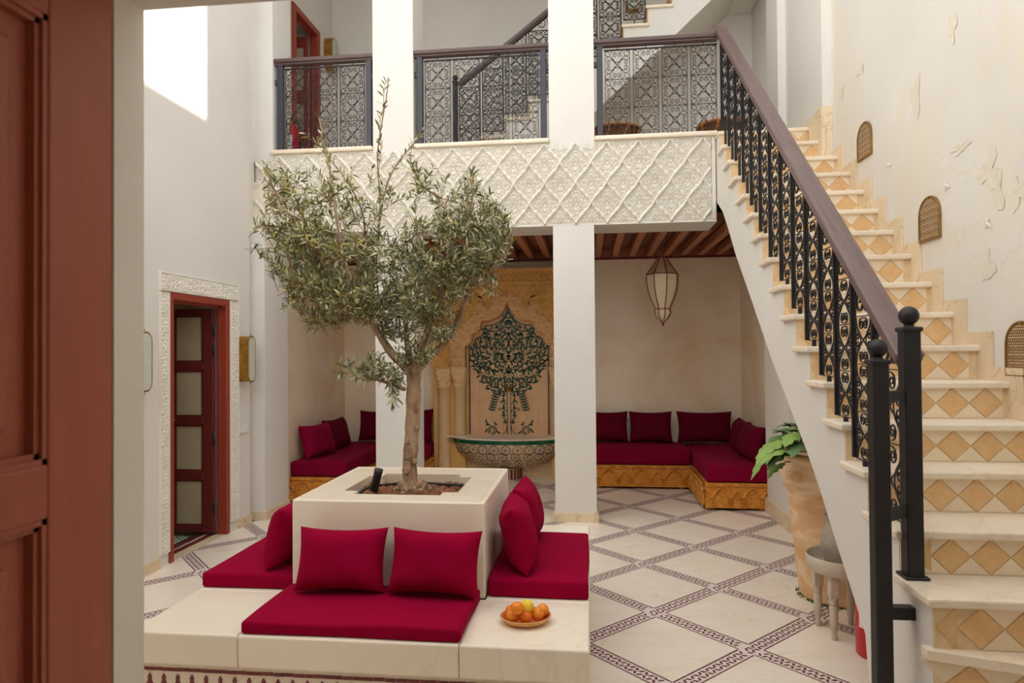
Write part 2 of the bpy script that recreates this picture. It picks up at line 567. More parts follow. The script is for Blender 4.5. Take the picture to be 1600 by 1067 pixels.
# room behind the left door
struct('wall_side_room', boxes((-5.6, -5.5, 3.8, 7.0, 0, 2.6), (-5.5, -3.5, 3.8, 3.9, 0, 2.6), (-5.5, -3.5, 6.9, 7.0, 0, 2.6), (-5.6, -3.5, 3.8, 7.0, 2.6, 2.7)),
       M['tadelakt'], 'beige walls of the room behind the open red door')
# square pillars
struct('pillar', boxes((-2.06, -1.675, YF, YF + 0.36, 0, 2.78), (-2.075, -1.672, YF, YF + 0.4, 3.5, 6.5)), M['white'],
       'white square pillar behind the olive tree', 'pillar')
struct('pillar', boxes((-0.33, 0.055, YF, YF + 0.36, 0, 2.78), (-0.358, 0.066, YF, YF + 0.4, 3.5, 6.5)), M['white'],
       'white square pillar between fountain and lantern', 'pillar')
struct('pillar', boxes((XF, -3.1, 6.12, 6.62, 0, 2.78), (XL - 0.2, -3.1, YF, 6.7, 3.5, 6.5)), M['white'],
       'white half pillar against the side wall beside the brass lamp', 'pillar')
struct('pillar', boxes((1.73, 2.029, 6.1, 6.9, 0, 2.74)), M['white'], 'white pier standing under the stairs behind the terracotta pot', 'pillar')
struct('beam', boxes((XF, 1.178, YF + 0.03, 6.78, 2.775, ZU)), M['white'], 'white beam carrying the carved stucco frieze', 'beam')

# baseboards
def skirt(name, label, *bs):
    return struct(name, boxes(*bs), M['base'], label, 'baseboard')


skirt('baseboard_left', 'cream marble skirting along the white wall with the red door', (XL, XL + 0.02, 1.549, 4.67, 0, 0.085), (XL, XL + 0.02, 5.80, 6.02, 0, 0.085), (XF, -3.08, 6.10, 6.12, 0, 0.085), (-3.1, -3.08, 6.12, 6.62, 0, 0.085))
skirt('baseboard_center', 'cream marble skirting around the pillar between fountain and lantern', (-0.35, 0.075, YF - 0.02, YF, 0, 0.085), (-0.35, -0.33, YF, YF + 0.36, 0, 0.085), (0.055, 0.075, YF, YF + 0.36, 0, 0.085))
skirt('baseboard_pillar', 'cream marble skirting around the pillar behind the olive tree', (-2.08, -1.655, YF - 0.02, YF, 0, 0.085), (-1.675, -1.655, YF, YF + 0.36, 0, 0.085))
skirt('baseboard_right', 'cream marble skirting on the pier behind the terracotta pot', (1.705, 1.73, 6.08, 6.9, 0, 0.14), (1.73, 2.028, 6.075, 6.1, 0, 0.14))

# ------------------------------------------------------------------ floor: marble lozenges framed by mosaic strips
def clip(poly, x0, x1, y0, y1):
    for ax, lim, sg in ((0, x0, 1), (0, x1, -1), (1, y0, 1), (1, y1, -1)):
        out = []
        for i in range(len(poly)):
            a, b = poly[i - 1], poly[i]
            da, db = (a[ax] - lim) * sg, (b[ax] - lim) * sg
            if (da >= 0) != (db >= 0):
                t = da / (da - db)
                out.append((a[0] + (b[0] - a[0]) * t, a[1] + (b[1] - a[1]) * t))
            if db >= 0: out.append(b)
        poly = out
        if len(poly) < 3: return []
    return poly


floor = struct('floor', boxes((-3.5, 2.4, 1.443, 8.8, -0.15, -0.012)), M['grout'], 'cream marble floor with diagonal mosaic strips', 'floor')
FX0, FX1, FY0, FY1 = XL + 0.0, 1.815, 1.549, YB
GX, GY, DX, DY = 0.842, 3.71, 0.458, 0.4655
HS = 0.070


def slab_piece(name, poly, mat, z0=-0.02, z1=0.0, parent=floor):
    m = MB()
    m.prism(poly, lambda p: (p[0], p[1], z0), lambda p: (p[0], p[1], z1))
    return m.build(name, mat, parent)


def under_bench(poly):
    return all(-1.9 < p[0] < -0.05 and 2.7 < p[1] < 4.48 for p in poly)


E1 = Vector((DX, DY)).normalized(); E2 = Vector((DX, -DY)).normalized()
for i in range(-11, 5):
    for j in range(-6, 12):
        cx, cy = GX + DX * i, GY + DY * j
        if (i + j) % 2:
            a, b = DX - HS - 0.0015, DY - HS - 0.0015
            p = clip([(cx - a, cy), (cx, cy - b), (cx + a, cy), (cx, cy + b)], FX0, FX1, FY0, FY1)
            if p and not under_bench(p): slab_piece('marble_slab', p, M['floor'])
        else:
            for E, sgn in ((E1, 1), (E2, -1)):
                nrm = Vector((-E.y, E.x))
                c0 = Vector((cx, cy)); c1 = c0 + Vector((DX, DY * sgn))
                L = (c1 - c0).length
                hw = 0.0487
                st = -hw if sgn == 1 else hw
                en = L + hw - 2 * hw if sgn == 1 else L - hw
                quad = [c0 + E * st - nrm * hw, c0 + E * en - nrm * hw, c0 + E * en + nrm * hw, c0 + E * st + nrm * hw]
                p = clip([tuple(q) for q in quad], FX0, FX1, FY0, FY1)
                if not p or under_bench(p): continue
                m = MB()
                m.prism(p, lambda q: (q[0], q[1], -0.02), lambda q: (q[0], q[1], -0.0015))
                m.cur = 1
                # border lines of brown chips on both edges, then three rows of small chips
                lo = hw if sgn == 1 else hw
                for side in (-1, 1):
                    q0 = hw; k = 0
                    while q0 < L - hw - 0.001:
                        q1 = min(q0 + 0.055, L - hw)
                        w0, w1 = side * (hw - 0.0075), side * hw
                        qq = clip([tuple(c0 + E * q0 + nrm * min(w0, w1)), tuple(c0 + E * (q1 - 0.002) + nrm * min(w0, w1)), tuple(c0 + E * (q1 - 0.002) + nrm * max(w0, w1)), tuple(c0 + E * q0 + nrm * max(w0, w1))], FX0, FX1, FY0, FY1)
                        if qq: m.add([(x, y, 0.0) for x, y in qq], [tuple(range(len(qq)))])
                        q0 = q1
                q = st + 0.012; k = 0
                while q < en - 0.004:
                    for r, off in enumerate((-0.0165, 0.0165)):
                        qq0 = q + (0.018 if r == 1 else 0.0)
                        if qq0 > en - 0.016: continue
                        sk = 0.0065 * (1 if (k + r) % 2 else -1)
                        pts = [(qq0 - 0.0072 - sk, off - 0.0115), (qq0 + 0.0072 - sk, off - 0.0115), (qq0 + 0.0072 + sk, off + 0.0115), (qq0 - 0.0072 + sk, off + 0.0115)]
                        qq = clip([tuple(c0 + E * a + nrm * b) for a, b in pts], FX0, FX1, FY0, FY1)
                        if qq: m.add([(x, y, 0.0) for x, y in qq], [tuple(range(len(qq)))])
                    q += 0.030; k += 1
                m.build('mosaic_strip', [M['grout'], M['chip']], floor)
for (x0, x1, y0, y1) in ((FX1 + 0.002, XR, 1.55, 3.6), (FX1 + 0.002, XR, 3.602, 5.4), (FX1 + 0.002, XR, 5.402, 6.9)):
    slab_piece('border_slab', [(x0, y0), (x1, y0), (x1, y1), (x0, y1)], M['floor'])
# threshold and side-room floor of green and white zellige
m = boxes((-5.6, -3.2, 3.8, 7.0, -0.15, -0.012))
sr = struct('floor_side_room', m, M['zfloor'], 'green and white tiled floor behind the open red door', 'floor')
m = MB(); m.cur = 0
P_ = 0.105
for i in range(-2, 20):
    for j in range(-2, 17):
        x, y = -3.37 - P_ * i, 4.55 + P_ * j
        if not (-4.9 < x < -3.36 and 4.6 < y < 5.95): continue
        for k in range(4):
            a = pi / 4 + k * pi / 2
            c, s_ = cos(a), sin(a)
            pts = [(0.012, -0.008), (0.045, -0.014), (0.062, 0.0), (0.045, 0.014), (0.012, 0.008)]
            m.add([(x + u * c - w * s_, y + u * s_ + w * c, -0.0105) for u, w in pts], [(0, 1, 2, 3, 4)])
m.build('zellige_flowers', M['zgreen'], sr, kind='stuff')
m = MB()
m.box(XL - 0.16, XL - 0.1, D1[0], D1[1], -0.012, 0.004); m.box(XL - 0.25, XL - 0.19, D1[0], D1[1], -0.012, 0.004)
m.build('threshold_tile', M['redtile'], sr)
m = MB(); m.box(XL - 0.1, XL, D1[0], D1[1], -0.012, 0.003); m.build('threshold_slab', M['base'], sr)
m = MB()
for k in range(22):
    y = D1[0] + 0.02 + k * 0.0385
    m.box(XL - 0.187, XL - 0.163, y, y + 0.018, -0.012, 0.004)
m.build('threshold_chips', M['label'], sr, kind='stuff')

# ------------------------------------------------------------------ alcove ceiling: boards, joists, trim
ceil_o = struct('ceiling', boxes((-3.2, 1.85, 6.78, YB, 2.90, 2.95)), M['ceil_board'], 'dark wooden beamed ceiling over the alcove sofas', 'ceiling')
jm = MB(); jm.cbox(-0.0375, 0.0375, 6.78, YB - 0.005, 2.765, 2.86, 0.006, 1); jm_me = jm.mesh('joist', M['ceil_wood'])
bmh = MB(); bmh.box(-0.066, 0.066, 6.78, YB - 0.005, 2.868, 2.90); bm_me = bmh.mesh('ceiling_board', M['ceil_board'])
vm = MB()
vm.box(-0.066, 0.066, YB - 0.035, YB - 0.01, 2.765, 2.868)
vm.tube([(0.05 * cos(a), YB - 0.037, 2.77 + 0.06 * sin(a)) for a in np.linspace(0, pi, 9)], 0.006, 4)
vm.tube([(0.025 * cos(a), YB - 0.037, 2.775 + 0.03 * sin(a)) for a in np.linspace(0, pi, 7)], 0.006, 4)
v_me = vm.mesh('end_panel', M['ceil_wood'])
xj = 1.80
while xj > -3.2:
    inst('joist', jm_me, ceil_o, (xj, 0, 0))
    inst('ceiling_board', bm_me, ceil_o, (xj - 0.105, 0, 0))
    inst('end_panel', v_me, ceil_o, (xj - 0.105, 0, 0))
    xj -= 0.21
m = MB(); m.box(XL, 1.85, YB - 0.05, YB - 0.002, 2.738, 2.763); m.build('edge_moulding', M['lanternframe'], ceil_o)

# ------------------------------------------------------------------ carved relief helpers
def arab(x, y, p=0.06):
    """interlaced scroll relief, 0..1, mirrored about x = 0"""
    x = np.abs(x)
    a = 2 * pi * x / p; b = 2 * pi * y / p
    w = np.sin(a + 1.3 * np.sin(b * 0.7)) * np.sin(b + 1.3 * np.cos(a * 0.8)) + 0.35 * np.sin(2.1 * a) * np.cos(1.7 * b)
    return 1 / (1 + np.exp(-9 * w))


def arab2(x, y, p=0.1):
    """rows of carved scrolls with leaf tips, 0..1, mirrored about x = 0"""
    x = np.abs(x)
    row = np.floor(y / (p * 0.86))
    u = ((x / p + 0.5 * (row % 2)) % 1 - 0.5); v = (y / (p * 0.86)) % 1 - 0.5
    r = np.sqrt(u * u + v * v); th = np.arctan2(v, u)
    sp = np.cos(2 * pi * (r * 3.1) - th * np.where(row % 2 > 0.5, 1, -1))
    lf = np.cos(5 * th + 3 * r)
    h = np.where(r < 0.42, 0.55 + 0.75 * sp, 0.2 + 0.8 * (lf > 0.1))
    return np.clip(h, 0, 1)


def ridge(d, w):
    return np.clip(1 - np.abs(d) / w, 0, 1) ** 0.7


# ------------------------------------------------------------------ stucco frieze with lozenges
fz0, fz1 = 2.79, 3.55
frieze = thing('carved_frieze', 'cream carved stucco frieze of ribbed lozenges on the beam', 'frieze', (-1.0, YF, 2.79))
m = MB(); m.box(XF + 0.005, 1.15, YF + 0.012, YF + 0.029, 2.78, ZU - 0.005); m.build('ground', M['stucco_floor'], frieze)
m = MB()
for (z0, z1, d) in ((2.775, 2.792, 0.03), (2.792, 2.802, 0.018), (3.538, 3.548, 0.018), (3.548, ZU, 0.028)):
    m.box(XF + 0.005, 1.165, YF - d + 0.029, YF + 0.029, z0, z1)
m.box(1.135, 1.165, YF - 0.0, YF + 0.029, 2.8, 3.55); m.box(1.118, 1.128, YF + 0.004, YF + 0.029, 2.8, 3.54)
m.build('border', M['stucco'], frieze)
LW, LH = 0.2925, 0.38       # lozenge width, height
zrow = [3.55 - 0.19 * k for k in range(5)]
x_node0 = 0.18


def loz_mesh(mode):
    """mode 'full', 'top' (lower half, hangs from the top), 'bottom' (upper half)"""
    nu, nv = 64, 84
    xs = np.linspace(-LW / 2, LW / 2, nu); zs = np.linspace(-LH / 2, LH / 2, nv)
    X, Z = np.meshgrid(xs, zs, indexing='ij')
    ax = np.abs(X)
    h = arab(X, Z + 0.02, 0.042) * 0.8
    # pointed arches and vertical stems
    for wv, zt, z0 in ((0.048, 0.075, -0.10), (0.03, 0.05, -0.08), (0.085, 0.03, -0.07)):
        arch = np.where(Z < zt - wv * 1.3, ax - wv, (ax - np.clip((zt - Z) / 1.3, 0, wv)) * 0.8)
        ok = (Z > z0) & (Z < zt + 0.01)
        r = ridge(arch, 0.0055) * ok
        g = ridge(arch, 0.012) * ok
        h = np.maximum(h * (1 - g * 0.9), r * 1.15)
    rr = np.sqrt(X ** 2 + (Z + 0.115) ** 2)
    h = np.maximum(h, ridge(rr - 0.016, 0.006)); h = np.maximum(h, ridge(rr - 0.0, 0.007))
    keep_q = np.abs(X) / (LW / 2) + np.abs(Z) / (LH / 2) < 0.97
    if mode == 'top': keep_q &= Z < 0
    if mode == 'bottom': keep_q &= Z > 0
    m = MB()
    idx = -np.ones((nu, nv), int); vs = []; fs = []
    for i in range(nu):
        for j in range(nv):
            if keep_q[i, j]:
                idx[i, j] = len(vs)
                vs.append((X[i, j], -0.015 * h[i, j], Z[i, j]))
    for i in range(nu - 1):
        for j in range(nv - 1):
            q = (idx[i, j], idx[i + 1, j], idx[i + 1, j + 1], idx[i, j + 1])
            if min(q) >= 0: fs.append(q)
    m.add(vs, fs)
    return m.mesh('lozenge_' + mode, M['stucco'])


loz = {k: loz_mesh(k) for k in ('full', 'top', 'bottom')}


def rib_mesh(sx):
    """a lobed raised rib from (0,0) up to (sx*LW/2, 0.19)"""
    n, kx = 40, 9
    P = np.zeros((n, kx, 3))
    d = np.array([sx * LW / 2, 0.19]); L = np.linalg.norm(d); d /= L; nr = np.array([-d[1], d[0]]) * sx
    for i in range(n):
        t = i / (n - 1)
        wob = 0.0045 * np.sin(t * 2 * pi) + 0.004 * abs(np.sin(t * 4 * pi))
        w = 0.02 * (0.7 + 0.5 * np.sin(t * pi))
        for k in range(kx):
            s_ = k / (kx - 1) * 2 - 1
            hgt = 0.034 * (1 - abs(s_) ** 1.6) + 0.006 * (1 - abs(s_)) * np.cos(t * 22)
            p = d * t * L + nr * (wob + s_ * w)
            P[i, k] = (p[0], -hgt, p[1])
    m = MB(); m.grid(P, flip=sx > 0)
    m.smooth = True; m.sm = [True] * len(m.f)
    return m.mesh('rib', M['stucco'])


ribs = {1: rib_mesh(1), -1: rib_mesh(-1)}
yb_ = YF + 0.010
FRX0, FRX1 = XF + 0.02, 1.122


def place_clipped(name, me, x0, x1, loc):
    """a frieze piece at loc, cut at the ends of the frieze"""
    if x1 <= FRX0 + 0.02 or x0 >= FRX1 - 0.02: return
    if x0 < FRX0 or x1 > FRX1:
        bm = bmesh.new(); bm.from_mesh(me)
        lim = (FRX0 if x0 < FRX0 else FRX1) - loc[0]
        sg = 1 if x0 < FRX0 else -1
        bmesh.ops.bisect_plane(bm, geom=list(bm.verts) + list(bm.edges) + list(bm.faces), plane_co=(lim, 0, 0), plane_no=(-sg, 0, 0), clear_outer=True)
        me = bpy.data.meshes.new(me.name); bm.to_mesh(me); bm.free()
        me.materials.append(M['stucco'])
    inst(name, me, frieze, loc)


for k in range(-14, 6):
    for j in range(5):
        xc = x_node0 + LW * (k + (0.5 if j % 2 == 1 else 0))
        if j <= 2: place_clipped('lozenge_panel', loz['full'], xc - LW / 2, xc + LW / 2, (xc, yb_, zrow[j + 1]))
        if j == 0: place_clipped('half_lozenge_panel', loz['top'], xc, xc + LW, (xc + LW / 2, yb_, zrow[0]))
        if j == 3: place_clipped('half_lozenge_panel', loz['bottom'], xc - LW / 2, xc + LW / 2, (xc, yb_, zrow[4]))
        if j > 0:
            for sx in (1, -1):
                xe = xc + sx * LW / 2
                place_clipped('rib', ribs[sx], min(xc, xe), max(xc, xe), (xc, yb_, zrow[j]))
mb = MB()
mb.lathe([(0.022, 0.0), (0.02, 0.018), (0.012, 0.03), (0.0, 0.034)], n=10)
mb.v = [(x, -z, y) for x, y, z in mb.v]
mb.sm = [True] * len(mb.f)
boss = mb.mesh('boss', M['stucco'])
for k in range(-13, 5):
    for j in range(1, 4):
        xc = x_node0 + LW * (k + (0.5 if j % 2 == 1 else 0))
        if XF + 0.05 < xc < 1.1: inst('boss', boss, frieze, (xc, yb_, zrow[j]))

# sills on the frieze, one under each balustrade
for x0, x1, lab in ((-3.12, -2.075, 'short marble sill under the balustrade with the fire extinguisher'), (-1.672, -0.358, 'marble sill under the middle balustrade'), (0.066, 1.19, 'marble sill under the balustrade beside the stairs')):
    m = MB(); m.cbox(x0 + 0.002, x1 - 0.002, YF - 0.035, YF + 0.12, ZU + 0.002, ZU + 0.045, 0.012)
    o = m.build('trim_sill', M['tread'], None); tag(o, lab, 'sill', kind='structure')


# ------------------------------------------------------------------ marble staircase
ZT = [0.736, 0.905, 1.078, 1.252, 1.432, 1.612, 1.798, 1.990, 2.190, 2.385, 2.575, 2.765, 2.965, 3.165, 3.364, 3.56]   # tread tops
YT = [2.735, 3.03, 3.278, 3.514, 3.76, 4.0, 4.235, 4.48, 4.72, 4.954, 5.19, 5.44, 5.70, 5.93, 6.169]                  # back of tread n = riser n+1
YT = [2.49] + YT                 # YT[n] = riser below tread n, YT[n+1] = riser above it
SX0, SX1 = 1.18, 2.018
stair = thing('staircase', 'marble staircase with ochre diamond tiled risers climbing along the peeling wall', 'staircase', (1.6, 4.0, 0))
# plaster body
top = [(2.49, 0.0)]
for n in range(15):
    top += [(YT[n] + 0.012, ZT[n] - 0.03), (YT[n + 1] + 0.012, ZT[n] - 0.03)]
top[0] = (YT[0] + 0.012, 0.0)
top += [(YT[15] + 0.012, ZU - 0.035), (6.335, ZU - 0.035)]
low_px = [(1129.4, 331), (1138.6, 360), (1150, 399.5), (1178, 480), (1205, 560), (1259.8, 702.5), (1281, 764), (1306, 846), (1328, 914), (1352, 990), (1355.5, 1036), (1358.6, 1067)]
low = [(p.y, p.z) for p in (at(u, v, X=SX0) for u, v in low_px)]
low = [(6.335, 2.96)] + low + [(low[-1][0] - 0.01, 0.0)]
m = MB(); m.prism(top + low, lambda p: (SX0, p[0], p[1]), lambda p: (SX1 + 0.010, p[0], p[1]))
fix_normals(m.build('stringer', M['white'], stair))
# landing
m = MB(); m.cbox(1.169, SX1, 6.152, 6.328, ZU - 0.035, ZU + 0.001, 0.01); m.build('landing_slab', M['tread'], stair)
DW = 0.152
dia = MB()
dia.prism([(-.5, 0), (0, -.5), (.5, 0), (0, .5)], lambda p: (p[0], 0.004, p[1]), lambda p: (p[0], 0.0, p[1]))
dia_me = dia.mesh('diamond_tile', M['ochre'])
tri = MB()
tri.prism([(-.5, 0), (.5, 0), (0, .5)], lambda p: (p[0], 0.004, p[1]), lambda p: (p[0], 0.0005, p[1]))
tri_me = tri.mesh('triangle_tile', M['pale'])
htri = MB()
htri.prism([(0, -.5), (.5, 0), (0, .5)], lambda p: (p[0], 0.004, p[1]), lambda p: (p[0], 0.0, p[1]))
htri_me = htri.mesh('half_diamond_tile', M['ochre'])
ets = []
for pl_ in ([(-.5, 0), (0, 0), (0, .5)], [(0, 0), (.5, 0), (0, .5)]):
    et = MB(); et.prism(pl_, lambda p: (p[0], 0.004, p[1]), lambda p: (p[0], 0.0005, p[1])); ets.append(et.mesh('edge_triangle_tile', M['pale']))
for me_ in (dia_me, tri_me, htri_me, ets[0], ets[1]):
    bm = bmesh.new(); bm.from_mesh(me_); bmesh.ops.recalc_face_normals(bm, faces=bm.faces); bm.to_mesh(me_); bm.free()


def riser(n, y, z0, z1, x0, x1):
    m = MB(); m.box(x0, x1, y, y + 0.012, z0, z1)
    r = m.build('riser', M['joint'], stair)
    h = z1 - z0
    band = 0.014 if h > 0.16 else 0.004
    zc = (z0 + band + z1) / 2; hh = (z1 - z0 - band)
    w = min(DW, hh * 1.06)
    g = 0.965
    x = x1 - w / 2 - 0.004 - (0.02 * ((n * 7) % 3))
    k = 0
    m = MB(); m.box(x0 + 0.002, x1 - 0.002, y - 0.003, y + 0.002, z0, z0 + band - 0.002); m.build('edge_strip', M['pale'], r)
    xe = x
    while x - w / 2 > x0 - 0.001:
        inst('diamond_tile', dia_me, r, (x, y - 0.004, zc), (0, 0, 0), (w * g, 1, hh * g))
        xe = x
        x -= w
    xs = xe - w / 2
    # pale triangles above and below, between the diamonds
    xx = x1 - 0.004 - (0.02 * ((n * 7) % 3))
    while xx - w / 2 > x0:
        wr = min(x1 - xx, w / 2) if xx + w / 2 > x1 else w / 2
        for sg in (1, -1):
            edge = xx + w / 2 > x1 - 0.001
            o = inst('edge_triangle_tile' if edge else 'triangle_tile', (ets[1] if sg > 0 else ets[0]) if edge else tri_me, r, (xx, y - 0.004, zc + sg * hh / 2), (0, 0 if sg < 0 else pi, 0), (w * g * 0.97, 1, hh * g))
        xx -= w
    if xs - x0 > 0.03:
        inst('half_diamond_tile', htri_me, r, (xs, y - 0.004, zc), (0, pi, 0), (min(w, 2 * (xs - x0)) * g, 1, hh * g))


for n in range(15):
    y0 = YT[n] - 0.028; y1 = YT[n + 1] + 0.004
    m = MB(); m.cbox(1.15, SX1, y0, y1, ZT[n] - 0.032, ZT[n], 0.008)
    m.build('tread', M['tread'], stair)
for n in range(1, 16):
    riser(n, YT[n], ZT[n - 1], ZT[n] - 0.032, SX0 + 0.002, SX1 - 0.001)
# lowest visible steps turn towards the right wall
z1_ = 0.555
riser(0, YT[0], z1_, ZT[0] - 0.032, 1.182, SX1 - 0.001)
m = MB()
pl = [(1.15, 2.52), (1.15, 2.475), (SX1, 2.19), (SX1, 2.52)]
m.prism(pl, lambda p: (p[0], p[1], z1_ - 0.032), lambda p: (p[0], p[1], z1_))
fix_normals(m.build('tread', M['tread'], stair))
rot_w = MB()
ang = atan2(2.19 - 2.475, SX1 - 1.15)
L_ = sqrt((SX1 - 1.15) ** 2 + (2.19 - 2.475) ** 2)
m = MB(); pl = [(1.182, 2.50), (1.182, 2.497), (SX1, 2.222), (SX1, 2.50)]
m.prism(pl, lambda p: (p[0], p[1], 0.0), lambda p: (p[0], p[1], z1_ - 0.032)); wr = fix_normals(m.build('riser', M['joint'], stair))
for k in range(5):
    s_ = 0.105 + k * 0.158
    px, py = 1.182 + cos(ang) * s_, 2.497 + sin(ang) * s_ - 0.004
    inst('diamond_tile', dia_me, wr, (px, py, z1_ - 0.118), (0, 0, ang), (0.15, 1, 0.15))
    for sg in (1, -1):
        s2 = s_ - 0.079
        inst('triangle_tile', tri_me, wr, (1.182 + cos(ang) * s2, 2.497 + sin(ang) * s2 - 0.004, z1_ - 0.118 + sg * 0.078), (0, 0 if sg < 0 else pi, ang), (0.145, 1, 0.15))
# stepped marble skirting along the wall
sk_y = [2.0, 3.02, 3.33, 3.56, 3.806, 4.05, 4.288, 4.54, 4.768, 5.01, 5.25, 5.49, 5.75, 5.98, 6.10]
for n in range(1, 14):
    m = MB(); m.box(SX1 - 0.004, XR - 0.001, YT[n] - 0.125, min(YT[n + 1] - 0.125, 5.829), ZT[n - 1] - 0.02, ZT[n] + 0.068)
    m.build('skirting_slab', M['base'], stair)
m = MB(); m.box(xA - 0.012, XR - 0.001, 5.816, 5.829, ZT[12], ZU + 0.06); m.box(xA - 0.013, xA - 0.001, 5.829, 6.14, ZT[12], ZU + 0.06); m.box(xA - 0.013, xA - 0.001, 6.14, 6.84, ZU + 0.002, ZU + 0.06); m.build('skirting_slab', M['base'], stair)

# ------------------------------------------------------------------ wrought iron scroll work
def arc(c, r, a0, a1, n):
    return [(c[0] + r * cos(a0 + (a1 - a0) * k / n), c[1] + r * sin(a0 + (a1 - a0) * k / n)) for k in range(n + 1)]


def cell_strokes():
    S = []
    # one side motif (bottom), pointing up; rotated four times
    base = []
    C = (0.0, -0.275); R = 0.185
    base.append((arc(C, R, radians(-20), radians(200), 18), 1.0))
    for sx in (1, -1):
        c0 = (0.092, -0.352); r0_ = 0.078
        pts = [(C[0] + R * cos(radians(-20)), C[1] + R * sin(radians(-20)))]
        for k in range(20):
            t_ = k / 19
            a = -0.15 - t_ * radians(560)
            r = r0_ * (1 - t_) ** 0.8 + 0.012
            pts.append((c0[0] + r * cos(a), c0[1] + r * sin(a)))
        base.append(([(sx * x, z) for x, z in pts], 1.0))
    for q in range(4):
        c_, s_ = cos(q * pi / 2), sin(q * pi / 2)
        for pts, w in base: S.append(([(x * c_ - z * s_, x * s_ + z * c_) for x, z in pts], w))
        # corner leaf and the arc that cups it
        lf = []
        for sg in (1, -1):
            p = []
            for k in range(8):
                t_ = k / 7; d = 0.30 + 0.17 * t_; o = sg * 0.055 * sin(pi * t_)
                p.append((d + o, d - o))
            lf.append(p)
        for sg in (1, -1):
            p = []
            for k in range(7):
                t_ = k / 6
                a = t_ * pi / 2
                x_, z_ = 0.30 + 0.17 * sin(a), 0.30 - 0.13 * (1 - cos(a))
                p.append((x_, z_) if sg > 0 else (z_, x_))
            lf.append(p)
        for p in lf: S.append(([(x * c_ - z * s_, x * s_ + z * c_) for x, z in p], 1.0))
    S.append(([(-0.31, -0.31), (0.31, 0.31)], 1.5)); S.append(([(-0.31, 0.31), (0.31, -0.31)], 1.5))
    return S


STROKES = cell_strokes()


def stair_strokes():
    S = []
    for sx in (1, -1):
        S.append(([(sx * x, z) for x, z in ((-0.40, -0.47), (-0.36, -0.30), (-0.22, -0.14), (0.0, 0.0), (0.22, 0.14), (0.36, 0.30), (0.40, 0.47))], 1.5))
    for q in range(4):
        c_, s_ = cos(q * pi / 2), sin(q * pi / 2)
        for sx in (1, -1):
            c0 = (0.105, -0.335)
            pts = [(0.0, -0.47), (0.12, -0.455)]
            for k in range(17):
                t_ = k / 16
                a = -0.9 + t_ * radians(520)
                r = 0.10 * (1 - t_) ** 0.7 + 0.012
                pts.append((c0[0] + r * cos(a), c0[1] + r * sin(a)))
            S.append(([(sx * x * c_ - z * s_, sx * x * s_ + z * c_) for x, z in pts], 1.0))
        if q % 2: S.append(([(x * c_ - z * s_, x * s_ + z * c_) for x, z in ((-0.3, -0.36), (-0.16, -0.2), (0, -0.14), (0.16, -0.2), (0.3, -0.36))], 0.8))
    return S


STROKES2 = stair_strokes()


def scroll_cell(name, w, h, hw, hd, mat, frame=0.004, strokes=None):
    m = MB()
    fr = lambda x, z, y: (x, y, z)
    for pts, k in (strokes or STROKES):
        m.ribbon([(x * w, (z + 0.5) * h) for x, z in pts], hw * k, hd * (1 if k == 1 else 0.8), fr)
    e = w / 2
    for x in (-e, e): m.box(x - frame, x + frame, -hd, hd, 0, h)
    m.box(-e, e, -hd, hd, -frame * 0.9, frame * 0.9)
    m.box(-e, e, -hd, hd, h - frame * 0.9, h + frame * 0.9)
    return m.mesh(name, mat)


# --- balcony balustrades
def balcony(label, x0, x1, ncols, post_l=True, post_r=True, lugs=(1, 1), rail_x=None):
    y = 6.36
    t = thing('balcony_railing', label, 'railing', ((x0 + x1) / 2, y, ZU + 0.045), group='balcony balustrades above the frieze')
    zb, zt = ZU + 0.047, 4.455
    pw = 0.028
    xa, xb = x0, x1
    for on, x, sg in ((post_l, x0 + pw, 0), (post_r, x1 - pw, 1)):
        if on:
            m = MB(); m.cbox(x - pw, x + pw, y - pw, y + pw, zb, 4.475, 0.004, 1); m.build('post', M['iron2'], t)
    for on, x, sg in ((post_l and lugs[0], x0, -1), (post_r and lugs[1], x1, 1)):
        if on:
            m = MB(); m.box(min(x, x + sg * 0.026), max(x, x + sg * 0.026), y - 0.02, y + 0.02, 4.28, 4.33); m.build('wall_lug', M['iron2'], t)
    if post_l: xa += 2 * pw + 0.022
    else: xa += 0.02
    if post_r: xb -= 2 * pw + 0.022
    else: xb -= 0.02
    gap = 0.034
    w = (xb - xa - gap * (ncols - 1)) / ncols
    h = (4.43 - zb - 0.005) / 3
    me = scroll_cell('scroll_panel', w, h, 0.0018, 0.004, M['iron'], 0.0028)
    for c in range(ncols):
        for r in range(3):
            inst('scroll_panel', me, t, (xa + w / 2 + c * (w + gap), y, zb + 0.005 + r * h))
        m = MB(); xm = xa + w / 2 + c * (w + gap); m.box(xm - 0.004, xm + 0.004, y - 0.004, y + 0.004, 4.43, 4.48); m.build('hanger', M['iron'], t)
    m = MB(); m.box(xa - 0.01, xb + 0.01, y - 0.007, y + 0.007, 4.43, 4.442); m.build('top_bar', M['iron'], t)
    rx0, rx1 = rail_x or (x0 - 0.03, x1 + 0.03)
    m = MB(); m.cbox(rx0, rx1, y - 0.05, y + 0.05, 4.488, 4.53, 0.012); m.cbox(rx0, rx1, y - 0.034, y + 0.034, 4.468, 4.49, 0.006, 1); m.build('handrail', M['railx'], t)
    return t


balcony('black iron balustrade of three scroll columns before the upper fire extinguisher', -3.07, -2.10, 3)
balcony('black iron balustrade of four scroll columns between the two white pillars', -1.645, -0.385, 4)
br = balcony('black iron balustrade of four scroll columns joined to the stair handrail', 0.094, 1.215, 4, True, False, (1, 0), (0.066, 1.21))
for x in (0.094 + 0.0,): pass

